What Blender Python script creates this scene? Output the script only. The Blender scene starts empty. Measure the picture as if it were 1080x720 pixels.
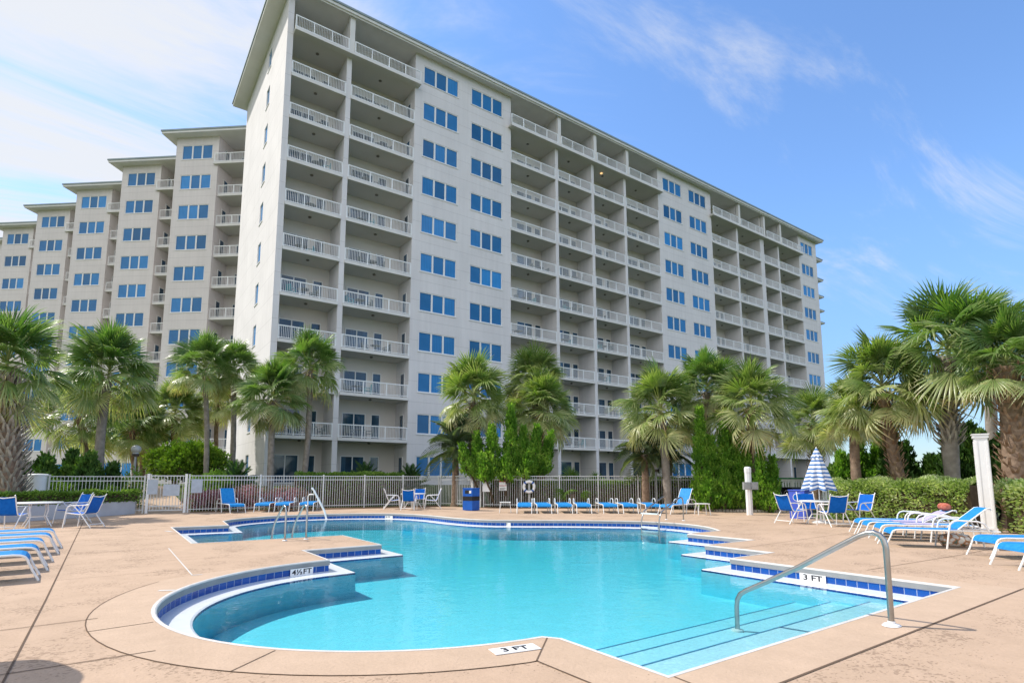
import bpy, math, random
import numpy as np
from mathutils import Vector, Matrix, geometry
R = math.radians
SC = bpy.context.scene
COL = SC.collection

# ------------------------------------------------------------------ camera, sky, sun, exposure
cam_d = bpy.data.cameras.new('camera'); cam = bpy.data.objects.new('camera', cam_d); COL.objects.link(cam)
SC.camera = cam
cam_d.sensor_width = 36.0; cam_d.lens = 592.0 / 1080.0 * 36.0
cam_d.shift_y = (431.0 - 360.0) / 1080.0
cam_d.clip_start = 0.05; cam_d.clip_end = 6000
cam.location = (0, 0, 1.45)
cam.rotation_euler = (R(90 + 7.125), 0, R(54.608 - 90))

SUN_EL = 50.0
SUN_H = (-0.66, 0.75)                      # horizontal direction towards the sun
w = bpy.data.worlds.new('World'); SC.world = w; w.use_nodes = True
nt = w.node_tree; nt.nodes.clear(); N = nt.nodes; Lk = nt.links
out = N.new('ShaderNodeOutputWorld'); bg = N.new('ShaderNodeBackground')
sky = N.new('ShaderNodeTexSky'); sky.sky_type = 'NISHITA'; sky.sun_disc = False
sky.sun_elevation = R(SUN_EL); sky.sun_rotation = math.atan2(SUN_H[0], SUN_H[1])
sky.air_density = 1.0; sky.dust_density = 0.25; sky.ozone_density = 2.6; sky.altitude = 0
bg.inputs['Strength'].default_value = 0.15
# thin cirrus: streaked noise on a plane high above, thicker towards the left of the view
tc = N.new('ShaderNodeTexCoord'); sep = N.new('ShaderNodeSeparateXYZ'); Lk.new(tc.outputs['Generated'], sep.inputs[0])
def M(op, a, b=None, c=None, clamp=False):
    n = N.new('ShaderNodeMath'); n.operation = op; n.use_clamp = clamp
    for i, v in enumerate((a, b, c)):
        if v is None: continue
        if isinstance(v, (int, float)): n.inputs[i].default_value = v
        else: Lk.new(v, n.inputs[i])
    return n.outputs[0]
zz = M('ADD', M('MAXIMUM', sep.outputs[2], 0.0), 0.12)
px = M('DIVIDE', sep.outputs[0], zz); py = M('DIVIDE', sep.outputs[1], zz)
cmb = N.new('ShaderNodeCombineXYZ'); Lk.new(px, cmb.inputs[0]); Lk.new(py, cmb.inputs[1])
mp = N.new('ShaderNodeMapping'); mp.inputs['Rotation'].default_value = (0, 0, R(-62)); mp.inputs['Scale'].default_value = (0.5, 1.7, 1)
Lk.new(cmb.outputs[0], mp.inputs[0])
def noise(vec, s, d, rough=0.55, dist=0.0):
    n = N.new('ShaderNodeTexNoise'); n.inputs['Scale'].default_value = s; n.inputs['Detail'].default_value = d
    n.inputs['Roughness'].default_value = rough; n.inputs['Distortion'].default_value = dist
    Lk.new(vec, n.inputs['Vector']); return n.outputs['Fac']
n1 = noise(mp.outputs[0], 1.5, 10, 0.66, 0.9); n2 = noise(cmb.outputs[0], 0.62, 5, 0.5, 0.3)
# bias by direction: left of the view (x=-0.35, y=0.94) is cloudier
lft = M('ADD', M('MULTIPLY', sep.outputs[0], -0.42), M('MULTIPLY', sep.outputs[1], 0.42))
cov = M('ADD', M('ADD', M('MULTIPLY', n1, 1.0), M('MULTIPLY', n2, 0.75)), M('MULTIPLY', lft, 0.62))
back = M('MAXIMUM', M('ADD', M('MULTIPLY', sep.outputs[0], -0.50), M('MULTIPLY', sep.outputs[1], -0.80)), 0.0)  # unseen cloud behind the camera, added to fill the shaded facade and plants
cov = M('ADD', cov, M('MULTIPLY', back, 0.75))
def bump_dir(v, k, amt):
    global cov
    d = N.new('ShaderNodeVectorMath'); d.operation = 'DOT_PRODUCT'; Lk.new(tc.outputs['Generated'], d.inputs[0]); d.inputs[1].default_value = v
    cov = M('ADD', cov, M('MULTIPLY', M('POWER', M('MAXIMUM', d.outputs['Value'], 0.0), k), amt))
bump_dir((0.88, 0.208, 0.427), 90.0, 0.15); bump_dir((0.917, 0.186, 0.354), 400.0, 0.12)
cl = N.new('ShaderNodeMapRange'); cl.interpolation_type = 'SMOOTHSTEP'
cl.inputs['From Min'].default_value = 0.82; cl.inputs['From Max'].default_value = 1.20; cl.inputs['To Max'].default_value = 0.95
Lk.new(cov, cl.inputs['Value'])
hz = M('MULTIPLY', cl.outputs[0], M('SMOOTH_MIN', M('MULTIPLY', sep.outputs[2], 7.0), 1.0, 0.2), clamp=True)
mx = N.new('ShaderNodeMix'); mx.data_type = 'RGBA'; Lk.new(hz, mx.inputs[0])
cc = N.new('ShaderNodeMix'); cc.data_type = 'RGBA'; cc.inputs[6].default_value = (2.95, 3.02, 3.14, 1); cc.inputs[7].default_value = (5.4, 5.5, 5.7, 1); Lk.new(back, cc.inputs[0]); Lk.new(cc.outputs[2], mx.inputs[7])  # the added cloud behind the camera is brighter, for more fill
hsv = N.new('ShaderNodeHueSaturation'); hsv.inputs['Saturation'].default_value = 1.0; Lk.new(sky.outputs[0], hsv.inputs['Color']); 
el_ = N.new('ShaderNodeMapRange'); el_.interpolation_type = 'SMOOTHSTEP'; el_.inputs['From Min'].default_value = -0.02; el_.inputs['From Max'].default_value = 0.42; Lk.new(sep.outputs[2], el_.inputs['Value'])
lowc = N.new('ShaderNodeMix'); lowc.data_type = 'RGBA'; lowc.inputs[6].default_value = (0.40, 0.46, 0.56, 1); lowc.inputs[7].default_value = (0.72, 0.85, 0.98, 1); Lk.new(el_.outputs[0], lowc.inputs[0])
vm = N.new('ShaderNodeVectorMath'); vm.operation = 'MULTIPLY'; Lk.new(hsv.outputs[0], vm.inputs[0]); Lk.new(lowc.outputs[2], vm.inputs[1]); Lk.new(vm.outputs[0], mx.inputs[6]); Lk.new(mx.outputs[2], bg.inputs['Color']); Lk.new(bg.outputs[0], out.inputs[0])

sl = bpy.data.lights.new('sun', 'SUN'); sun = bpy.data.objects.new('sun', sl); COL.objects.link(sun)
sl.energy = 2.45; sl.angle = R(0.5); sl.color = (1.0, 0.945, 0.86)
hl = math.hypot(*SUN_H); ce = math.cos(R(SUN_EL))
sdir = Vector((SUN_H[0] / hl * ce, SUN_H[1] / hl * ce, math.sin(R(SUN_EL))))
sun.rotation_euler = (-sdir).to_track_quat('-Z', 'Y').to_euler(); sun.location = (-40, 60, 80)

SC.view_settings.view_transform = 'Standard'; SC.view_settings.look = 'None'
SC.view_settings.exposure = 0.96; SC.view_settings.gamma = 1.0; SC.view_settings.use_curve_mapping = False
SC.render.engine = 'CYCLES'
SC.cycles.use_denoising = True
SC.cycles.max_bounces = 8; SC.cycles.diffuse_bounces = 4; SC.cycles.transparent_max_bounces = 16
SC.cycles.caustics_reflective = False; SC.cycles.caustics_refractive = False

# ------------------------------------------------------------------ materials
def mat(name, col, rough=0.6, spec=0.4, metal=0.0, var=0.0, vs=3.0, bump=0.0, bs=40.0, col2=None, obj_rand=0.0, coat=0.0):
    m = bpy.data.materials.new(name); m.use_nodes = True
    t = m.node_tree; b = t.nodes['Principled BSDF']
    b.inputs['Roughness'].default_value = rough; b.inputs['Metallic'].default_value = metal
    b.inputs['Specular IOR Level'].default_value = spec; b.inputs['Coat Weight'].default_value = coat
    b.inputs['Base Color'].default_value = (*col, 1)
    tcn = t.nodes.new('ShaderNodeTexCoord')
    if var or col2:
        nz = t.nodes.new('ShaderNodeTexNoise'); nz.inputs['Scale'].default_value = vs; nz.inputs['Detail'].default_value = 6
        t.links.new(tcn.outputs['Object'], nz.inputs['Vector'])
        rp = t.nodes.new('ShaderNodeValToRGB'); rp.color_ramp.elements[0].position = 0.3; rp.color_ramp.elements[1].position = 0.7
        c2 = col2 or tuple(c * (1 + var) for c in col); c1 = col if col2 else tuple(c * (1 - var) for c in col)
        rp.color_ramp.elements[0].color = (*c1, 1); rp.color_ramp.elements[1].color = (*c2, 1)
        t.links.new(nz.outputs['Fac'], rp.inputs[0]); t.links.new(rp.outputs[0], b.inputs['Base Color'])
        if obj_rand:
            oi = t.nodes.new('ShaderNodeObjectInfo'); hs = t.nodes.new('ShaderNodeHueSaturation')
            mr = t.nodes.new('ShaderNodeMapRange'); mr.inputs['To Min'].default_value = 1 - obj_rand; mr.inputs['To Max'].default_value = 1 + obj_rand
            t.links.new(oi.outputs['Random'], mr.inputs['Value']); t.links.new(mr.outputs[0], hs.inputs['Value'])
            t.links.new(rp.outputs[0], hs.inputs['Color']); t.links.new(hs.outputs[0], b.inputs['Base Color'])
    if bump:
        nb = t.nodes.new('ShaderNodeTexNoise'); nb.inputs['Scale'].default_value = bs; nb.inputs['Detail'].default_value = 4
        t.links.new(tcn.outputs['Object'], nb.inputs['Vector'])
        bp = t.nodes.new('ShaderNodeBump'); bp.inputs['Strength'].default_value = bump; bp.inputs['Distance'].default_value = 0.02
        t.links.new(nb.outputs['Fac'], bp.inputs['Height']); t.links.new(bp.outputs[0], b.inputs['Normal'])
    return m

def tn(m, typ, **kw):
    n = m.node_tree.nodes.new(typ)
    for k, v in kw.items():
        if k in n.inputs: n.inputs[k].default_value = v
        else: setattr(n, k, v)
    return n
def tmath(m, op, a, b=None, clamp=False):
    n = m.node_tree.nodes.new('ShaderNodeMath'); n.operation = op; n.use_clamp = clamp
    for i, v in enumerate((a, b)):
        if v is None: continue
        if isinstance(v, (int, float)): n.inputs[i].default_value = v
        else: m.node_tree.links.new(v, n.inputs[i])
    return n.outputs[0]

def stucco(name, col, joint=1.655, z0=0.0):
    """painted stucco with horizontal control joints every half storey and faint weathering"""
    m = mat(name, col, 0.85, 0.2, var=0.05, vs=0.35, bump=0.25, bs=9)
    t = m.node_tree; b = t.nodes['Principled BSDF']
    src = b.inputs['Base Color'].links[0].from_socket
    g = tn(m, 'ShaderNodeNewGeometry'); s = tn(m, 'ShaderNodeSeparateXYZ'); t.links.new(g.outputs['Position'], s.inputs[0])
    fr = tmath(m, 'FRACT', tmath(m, 'DIVIDE', tmath(m, 'SUBTRACT', s.outputs[2], z0), joint))
    ln = tmath(m, 'LESS_THAN', fr, 0.035 / joint)
    # vertical rain streaks
    tcn = tn(m, 'ShaderNodeTexCoord'); mpn = tn(m, 'ShaderNodeMapping'); mpn.inputs['Scale'].default_value = (2.2, 2.2, 0.12)
    t.links.new(tcn.outputs['Object'], mpn.inputs[0])
    nz = tn(m, 'ShaderNodeTexNoise', Scale=1.5, Detail=5.0); t.links.new(mpn.outputs[0], nz.inputs['Vector'])
    mr = tn(m, 'ShaderNodeMapRange'); mr.inputs['From Min'].default_value = 0.35; mr.inputs['From Max'].default_value = 0.7
    mr.inputs['To Min'].default_value = 0.95; mr.inputs['To Max'].default_value = 1.02; t.links.new(nz.outputs['Fac'], mr.inputs['Value'])
    f = tmath(m, 'MULTIPLY', mr.outputs[0], tmath(m, 'SUBTRACT', 1.0, tmath(m, 'MULTIPLY', ln, 0.2)))
    mixn = tn(m, 'ShaderNodeVectorMath', operation='SCALE'); t.links.new(src, mixn.inputs[0]); t.links.new(f, mixn.inputs['Scale'])
    t.links.new(mixn.outputs[0], b.inputs['Base Color'])
    return m

FH = 3.31                                        # storey height
def slab_z(n): return 4.43 + FH * (n - 1)        # walking level of balcony n (0 = ground floor)
MT = {}
MT['stucco'] = stucco('painted stucco', (0.71, 0.685, 0.69), 1.655, slab_z(1) - 0.3)
MT['stucco_wing'] = stucco('wing stucco', (0.70, 0.65, 0.64), 1.655, slab_z(1) - 0.3)
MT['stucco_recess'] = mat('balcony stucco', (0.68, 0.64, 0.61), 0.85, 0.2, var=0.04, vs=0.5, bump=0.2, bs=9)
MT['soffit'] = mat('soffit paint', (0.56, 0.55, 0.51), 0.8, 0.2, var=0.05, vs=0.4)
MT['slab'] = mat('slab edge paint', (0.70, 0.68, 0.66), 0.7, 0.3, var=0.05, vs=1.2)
MT['trim'] = mat('cream fascia', (0.70, 0.69, 0.67), 0.6, 0.3, var=0.04, vs=1.0)
MT['roof'] = mat('grey green roof metal', (0.26, 0.32, 0.34), 0.45, 0.5, var=0.12, vs=0.8)
MT['tileroof'] = mat('pinkish roof shingles', (0.42, 0.33, 0.32), 0.8, 0.2, var=0.15, vs=2)
MT['white'] = mat('white painted metal', (0.80, 0.80, 0.80), 0.4, 0.5, var=0.03, vs=6)
MT['rail'] = mat('white railing paint', (0.84, 0.85, 0.86), 0.45, 0.45)
MT['frame'] = mat('white window frame', (0.76, 0.76, 0.76), 0.5, 0.4)
MT['fence'] = mat('white fence paint', (0.60, 0.61, 0.61), 0.45, 0.45, var=0.06, vs=2)
MT['dark'] = mat('dark joint', (0.15, 0.105, 0.075), 0.9, 0.1)

def glass(name, c_lo, c_hi, rough=0.10, spec=0.35):
    m = mat(name, c_lo, rough, spec, col2=c_hi, vs=0.5, obj_rand=0.22)
    t = m.node_tree; b = t.nodes['Principled BSDF']; src = b.inputs['Base Color'].links[0].from_socket
    tcn = tn(m, 'ShaderNodeTexCoord'); sx = tn(m, 'ShaderNodeSeparateXYZ'); t.links.new(tcn.outputs['Object'], sx.inputs[0]); oi = tn(m, 'ShaderNodeObjectInfo')
    wn = tn(m, 'ShaderNodeTexWhiteNoise', noise_dimensions='2D'); cb = tn(m, 'ShaderNodeCombineXYZ'); t.links.new(tmath(m, 'FLOOR', tmath(m, 'ADD', tmath(m, 'MULTIPLY', sx.outputs[0], 0.95), 0.5)), cb.inputs[0]); t.links.new(tmath(m, 'MULTIPLY', oi.outputs['Random'], 57.0), cb.inputs[1]); t.links.new(cb.outputs[0], wn.inputs['Vector'])
    fold = tmath(m, 'MULTIPLY', tmath(m, 'SINE', tmath(m, 'MULTIPLY', sx.outputs[0], 42.0)), tmath(m, 'MULTIPLY', tmath(m, 'GREATER_THAN', wn.outputs['Value'], 0.62), 0.16))   # drawn curtains behind some panes
    f = tmath(m, 'ADD', tmath(m, 'ADD', 0.72, tmath(m, 'MULTIPLY', wn.outputs['Value'], 0.6)), fold)
    vs_ = tn(m, 'ShaderNodeVectorMath', operation='SCALE'); t.links.new(src, vs_.inputs[0]); t.links.new(f, vs_.inputs['Scale']); t.links.new(vs_.outputs[0], b.inputs['Base Color'])
    return m
MT['glass'] = glass('blue tinted glass', (0.015, 0.145, 0.37), (0.035, 0.20, 0.46))
MT['glass_dark'] = glass('dark door glass', (0.012, 0.035, 0.07), (0.035, 0.095, 0.17), 0.05, 0.7)

# ------------------------------------------------------------------ mesh helpers
class MB:
    def __init__(s): s.v = []; s.f = []; s.m = []; s.uv = {}
    def add(s, vs, fs, m=0):
        o = len(s.v); s.v += [tuple(p) for p in vs]
        for f in fs: s.f.append(tuple(i + o for i in f)); s.m.append(m)
    def box(s, x0, x1, y0, y1, z0, z1, m=0):
        s.add([(x, y, z) for z in (z0, z1) for y in (y0, y1) for x in (x0, x1)],
              [(0, 2, 3, 1), (4, 5, 7, 6), (0, 1, 5, 4), (2, 6, 7, 3), (0, 4, 6, 2), (1, 3, 7, 5)], m)
    def xbox(s, mtx, sx, sy, sz, m=0):
        vs = [mtx @ Vector((x * sx / 2, y * sy / 2, z * sz / 2)) for z in (-1, 1) for y in (-1, 1) for x in (-1, 1)]
        s.add(vs, [(0, 2, 3, 1), (4, 5, 7, 6), (0, 1, 5, 4), (2, 6, 7, 3), (0, 4, 6, 2), (1, 3, 7, 5)], m)
    def bar(s, a, b, w, h, m=0):
        a = Vector(a); b = Vector(b); d = b - a
        q = d.to_track_quat('X', 'Z').to_matrix().to_4x4(); q.translation = (a + b) / 2
        s.xbox(q, d.length, w, h, m)
    def tube(s, pts, r, n=8, m=0, cap=True):
        P = [Vector(p) for p in pts]; rs = r if isinstance(r, (list, tuple)) else [r] * len(P)
        rings = []; up = None
        for i, p in enumerate(P):
            t = (P[min(i + 1, len(P) - 1)] - P[max(i - 1, 0)]).normalized()
            if up is None: up = t.orthogonal().normalized()
            up = (up - t * up.dot(t))
            up = up.normalized() if up.length > 1e-6 else t.orthogonal().normalized()
            bn = t.cross(up)
            rings.append([p + (up * math.cos(2 * math.pi * k / n) + bn * math.sin(2 * math.pi * k / n)) * rs[i] for k in range(n)])
        vs = [v for rg in rings for v in rg]; fs = []
        for i in range(len(P) - 1):
            for k in range(n):
                k2 = (k + 1) % n; fs.append((i * n + k, i * n + k2, (i + 1) * n + k2, (i + 1) * n + k))
        if cap: fs.append(tuple(range(n))[::-1]); fs.append(tuple((len(P) - 1) * n + k for k in range(n)))
        s.add(vs, fs, m)
    def lathe(s, prof, n=16, c=(0, 0, 0), m=0):
        vs = []; fs = []
        for r, z in prof:
            for k in range(n):
                a = 2 * math.pi * k / n; vs.append((c[0] + r * math.cos(a), c[1] + r * math.sin(a), c[2] + z))
        for i in range(len(prof) - 1):
            for k in range(n):
                k2 = (k + 1) % n; fs.append((i * n + k, i * n + k2, (i + 1) * n + k2, (i + 1) * n + k))
        fs.append(tuple(range(n))[::-1]); fs.append(tuple((len(prof) - 1) * n + k for k in range(n)))
        s.add(vs, fs, m)
    def strip(s, A, B, m=0, closed=False):
        n = len(A); vs = list(A) + list(B); e = n if closed else n - 1
        s.add(vs, [(i, (i + 1) % n, n + (i + 1) % n, n + i) for i in range(e)], m)
    def slab(s, A, B, th, m=0):
        """sheet between two rails A and B (lists of points) given a thickness"""
        A = [Vector(p) for p in A]; B = [Vector(p) for p in B]; n = len(A); top = []; bot = []
        for i in range(n):
            t = A[min(i + 1, n - 1)] - A[max(i - 1, 0)]; nn = t.cross(B[i] - A[i]).normalized() * th / 2
            top.append((A[i] + nn, B[i] + nn)); bot.append((A[i] - nn, B[i] - nn))
        vs = [p for q in top for p in q] + [p for q in bot for p in q]; o = 2 * n; fs = []
        for i in range(n - 1):
            a = 2 * i
            fs += [(a, a + 1, a + 3, a + 2), (o + a, o + a + 2, o + a + 3, o + a + 1), (a, a + 2, o + a + 2, o + a), (a + 1, o + a + 1, o + a + 3, a + 3)]
        fs += [(0, o, o + 1, 1), (2 * n - 2, 2 * n - 1, o + 2 * n - 1, o + 2 * n - 2)]
        s.add(vs, fs, m)
    def mesh(s, name, mats, smooth=False):
        me = bpy.data.meshes.new(name); me.from_pydata(s.v, [], s.f)
        mats = mats if isinstance(mats, (list, tuple)) else [mats]
        for mm in mats: me.materials.append(mm)
        if len(mats) > 1: me.polygons.foreach_set('material_index', s.m)
        if smooth:
            me.polygons.foreach_set('use_smooth', [True] * len(me.polygons)); me.set_sharp_from_angle(angle=R(38))
        me.update(); return me
    def build(s, name, mats, parent=None, loc=None, rz=0.0, smooth=False):
        return link(name, s.mesh(name, mats, smooth), parent, loc, rz)

def link(name, me, parent=None, loc=None, rz=0.0):
    o = bpy.data.objects.new(name, me); COL.objects.link(o)
    if parent: o.parent = parent
    if loc is not None: o.location = loc
    if rz: o.rotation_euler = (0, 0, rz)
    return o
def tag(o, label, cat, group=None):
    o['label'] = label; o['category'] = cat
    if group: o['group'] = group
    return o
def thing(name, label, cat, loc=(0, 0, 0), rz=0.0, group=None):
    o = bpy.data.objects.new(name, None); COL.objects.link(o); o.empty_display_size = 0.2
    o.location = loc; o.rotation_euler = (0, 0, rz); return tag(o, label, cat, group)
def struct(o, kind='structure'): o['kind'] = kind; return o
KIDS = {}
def kids(o):
    return [c for c in COL.objects if c.parent == o]
def dup(src, loc, rz, label, group=None, sc=None):
    def cp(o, par):
        c = o.copy(); COL.objects.link(c)
        if par: c.parent = par
        for k in kids(o): cp(k, c)
        return c
    r = cp(src, None); r.location = loc; r.rotation_euler = (0, 0, rz); r['label'] = label
    if group: r['group'] = group
    if sc: r.scale = (sc, sc, sc)
    return r
def npmesh(name, V, F, mats, tint=None, smooth=False):
    """V (n,3), F (m,3|4) arrays; tint is a per-face value in 0..1"""
    V = np.asarray(V, dtype=np.float32); F = np.asarray(F, dtype=np.int32); k = F.shape[1]
    me = bpy.data.meshes.new(name); me.vertices.add(len(V)); me.vertices.foreach_set('co', V.ravel())
    me.loops.add(F.size); me.loops.foreach_set('vertex_index', F.ravel()); me.polygons.add(len(F))
    me.polygons.foreach_set('loop_start', np.arange(0, F.size, k, dtype=np.int32))
    if smooth: me.polygons.foreach_set('use_smooth', np.ones(len(F), dtype=bool))
    for mm in (mats if isinstance(mats, (list, tuple)) else [mats]): me.materials.append(mm)
    if tint is not None:
        at = me.attributes.new('tint', 'FLOAT', 'FACE'); at.data.foreach_set('value', np.asarray(tint, dtype=np.float32))
    me.update(); me.validate(); return me
def text_mesh(body, size, th=0.002):
    cu = bpy.data.curves.new('lettering', 'FONT'); cu.body = body; cu.size = size; cu.extrude = th; cu.align_x = 'CENTER'; cu.align_y = 'CENTER'
    cu.resolution_u = 3; cu.offset = size * 0.02
    ob = bpy.data.objects.new('lettering', cu); COL.objects.link(ob)
    dg = bpy.context.evaluated_depsgraph_get(); me = bpy.data.meshes.new_from_object(ob.evaluated_get(dg))
    bpy.data.objects.remove(ob); return me
MT['ink'] = mat('black sign paint', (0.02, 0.02, 0.025), 0.6, 0.3)
def lettering(body, size, loc, rot, parent, m=None, name='lettering', scale=(1, 1, 1)):
    me = text_mesh(body, size); me.materials.clear(); me.materials.append(m or MT['ink'])
    o = link(name, me, parent, loc); o.rotation_euler = rot; o.scale = scale; return o

# ------------------------------------------------------------------ ground, deck and pool
MT['lawn'] = mat('lawn and mulch', (0.055, 0.085, 0.025), 0.95, 0.1, col2=(0.11, 0.13, 0.045), vs=0.6, bump=0.5, bs=6)
def deck_mat(name, base, pits, pit_scale=9.0):
    m = bpy.data.materials.new(name); m.use_nodes = True; t = m.node_tree; b = t.nodes['Principled BSDF']
    b.inputs['Roughness'].default_value = 0.8; b.inputs['Specular IOR Level'].default_value = 0.25
    tcn = tn(m, 'ShaderNodeTexCoord'); P = tcn.outputs['Object']
    def nz(s, d, r=0.55):
        n = tn(m, 'ShaderNodeTexNoise', Scale=s, Detail=d, Roughness=r); t.links.new(P, n.inputs['Vector']); return n.outputs['Fac']
    big = nz(0.35, 4.0); med = nz(2.6, 6.0, 0.7); fine = nz(34.0, 4.0, 0.7)
    rp = tn(m, 'ShaderNodeValToRGB'); e = rp.color_ramp.elements
    e[0].position = 0.25; e[0].color = (*[c * 0.68 for c in base], 1); e[1].position = 0.78; e[1].color = (min(1, base[0] * 1.13), base[1] * 1.15, base[2] * 1.2, 1)
    s = tmath(m, 'ADD', tmath(m, 'MULTIPLY', big, 0.32), tmath(m, 'ADD', tmath(m, 'MULTIPLY', med, 0.38), tmath(m, 'MULTIPLY', fine, 0.30)))
    t.links.new(s, rp.inputs[0])
    # worn pits in the cool-deck texture, gathered in patches
    vo = tn(m, 'ShaderNodeTexVoronoi', feature='F1', Scale=pit_scale); vo.inputs['Randomness'].default_value = 1.0
    mpn = tn(m, 'ShaderNodeMapping'); mpn.inputs['Scale'].default_value = (1.0, 1.5, 1.0); mpn.inputs['Rotation'].default_value = (0, 0, R(-35))
    dn = tn(m, 'ShaderNodeTexNoise', Scale=14.0, Detail=2.0); t.links.new(P, dn.inputs['Vector'])
    ad = tn(m, 'ShaderNodeVectorMath', operation='MULTIPLY_ADD'); t.links.new(dn.outputs['Color'], ad.inputs[0]); ad.inputs[1].default_value = (0.1, 0.1, 0); t.links.new(P, ad.inputs[2])
    t.links.new(ad.outputs[0], mpn.inputs[0]); t.links.new(mpn.outputs[0], vo.inputs['Vector'])
    patch = nz(1.1, 3.0)
    thr = tmath(m, 'MULTIPLY', tmath(m, 'SUBTRACT', patch, 0.36, True), pits)
    sep = tn(m, 'ShaderNodeSeparateColor'); t.links.new(vo.outputs['Color'], sep.inputs[0])
    thr = tmath(m, 'MULTIPLY', thr, sep.outputs[0])
    pit = tmath(m, 'LESS_THAN', vo.outputs['Distance'], thr)
    mx = tn(m, 'ShaderNodeMix', data_type='RGBA'); t.links.new(tmath(m, 'MULTIPLY', pit, 0.5), mx.inputs[0]); t.links.new(rp.outputs[0], mx.inputs[6]); mx.inputs[7].default_value = (0.20, 0.13, 0.085, 1)
    t.links.new(mx.outputs[2], b.inputs['Base Color'])
    bp = tn(m, 'ShaderNodeBump'); bp.inputs['Strength'].default_value = 0.7; bp.inputs['Distance'].default_value = 0.014
    t.links.new(tmath(m, 'SUBTRACT', tmath(m, 'ADD', med, tmath(m, 'MULTIPLY', fine, 0.6)), tmath(m, 'MULTIPLY', pit, 0.8)), bp.inputs['Height']); t.links.new(bp.outputs[0], b.inputs['Normal'])
    return m
MT['deck'] = deck_mat('rough tan deck coating', (0.555, 0.39, 0.265), 2.6, 28.0)
MT['coping'] = deck_mat('smooth tan coping', (0.585, 0.42, 0.29), 0.6, 22.0)
MT['lip'] = mat('white coping edge', (0.62, 0.59, 0.55), 0.6, 0.3, var=0.08, vs=4, bump=0.2, bs=30)
MT['side'] = mat('grey coping side', (0.27, 0.275, 0.28), 0.7, 0.3, var=0.1, vs=5)
MT['plaster'] = mat('pale pool plaster', (0.52, 0.80, 0.89), 0.7, 0.2, var=0.09, vs=30, bump=0.15, bs=12)
MT['wall_shade'] = mat('pool wall plaster with shade tint', (0.34, 0.76, 0.92), 0.6, 0.2, var=0.06, vs=6)  # shade of the basin put into the wall colour, bluer than the floor
MT['nosing'] = mat('worn blue step nosing', (0.05, 0.20, 0.42), 0.3, 0.4, var=0.25, vs=9)
MT['rim'] = mat('white gutter rim', (0.74, 0.77, 0.78), 0.25, 0.5, var=0.04, vs=5)
MT['navy'] = mat('navy edge tile', (0.012, 0.05, 0.24), 0.15, 0.6)

def tile_mat():
    m = mat('blue waterline tile', (0.01, 0.06, 0.36), 0.22, 0.35); t = m.node_tree; b = t.nodes['Principled BSDF']
    uv = tn(m, 'ShaderNodeUVMap'); s = tn(m, 'ShaderNodeSeparateXYZ'); t.links.new(uv.outputs[0], s.inputs[0])
    fu = tmath(m, 'FRACT', s.outputs[0]); fv = tmath(m, 'FRACT', s.outputs[1])
    g = tmath(m, 'ADD', tmath(m, 'LESS_THAN', fu, 0.055), tmath(m, 'ADD', tmath(m, 'LESS_THAN', fv, 0.06), tmath(m, 'GREATER_THAN', fv, 0.94)), True)
    wn = tn(m, 'ShaderNodeTexWhiteNoise', noise_dimensions='1D'); t.links.new(tmath(m, 'FLOOR', s.outputs[0]), wn.inputs['W'])
    rp = tn(m, 'ShaderNodeValToRGB'); rp.color_ramp.elements[0].color = (0.002, 0.036, 0.24, 1); rp.color_ramp.elements[1].color = (0.006, 0.10, 0.42, 1)
    nz = tn(m, 'ShaderNodeTexNoise', Scale=9.0, Detail=4.0); t.links.new(uv.outputs[0], nz.inputs['Vector'])
    t.links.new(tmath(m, 'ADD', tmath(m, 'MULTIPLY', wn.outputs['Value'], 0.5), tmath(m, 'MULTIPLY', nz.outputs['Fac'], 0.5)), rp.inputs[0])
    mx = tn(m, 'ShaderNodeMix', data_type='RGBA'); t.links.new(g, mx.inputs[0]); t.links.new(rp.outputs[0], mx.inputs[6]); mx.inputs[7].default_value = (0.34, 0.40, 0.52, 1)
    t.links.new(mx.outputs[2], b.inputs['Base Color']); return m
MT['tile'] = tile_mat()

def catmull(P, n=5):
    out = []
    for i in range(len(P) - 1):
        p0 = P[max(i - 1, 0)]; p1 = P[i]; p2 = P[i + 1]; p3 = P[min(i + 2, len(P) - 1)]
        for k in range(n):
            t = k / n
            out.append(tuple(0.5 * (2 * p1[j] + (p2[j] - p0[j]) * t + (2 * p0[j] - 5 * p1[j] + 4 * p2[j] - p3[j]) * t * t + (3 * p1[j] - p0[j] - 3 * p2[j] + p3[j]) * t ** 3) for j in (0, 1)))
    out.append(P[-1]); return out
lobe_c = (3.6, 7.36); lobe_r = 3.08
far = catmull([(14.2, 9.85), (14.75, 10.45), (15.2, 11.2), (15.42, 12.1), (15.3, 13.1), (14.9, 13.85), (14.29, 14.5), (13.36, 15.4), (12.1, 16.35), (11.3, 17.05), (10.93, 17.7), (10.75, 18.5),
               (10.66, 19.4), (10.62, 20.6), (10.4, 21.7), (9.95, 22.6), (9.2, 23.3), (8.4, 23.75), (7.4, 24.05), (6.4, 24.1), (5.4, 23.9), (4.5, 23.45), (3.8, 22.85), (3.35, 22.1)])
arc = [(lobe_c[0] + lobe_r * math.cos(R(a)), lobe_c[1] + lobe_r * math.sin(R(a))) for a in np.linspace(94.5, 266, 44)]
CT = [(9.45, 2.92), (9.45, 6.35), (10.85, 6.35), (10.85, 7.9), (12.7, 7.9), (12.7, 9.78)] + far + \
     [(3.2, 20.05), (1.65, 20.15), (1.65, 14.85), (5.06, 14.7), (5.06, 12.15), (3.36, 12.1)] + arc + [(3.43, 4.22), (3.5, 4.12), (3.5, 2.92)]
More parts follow.
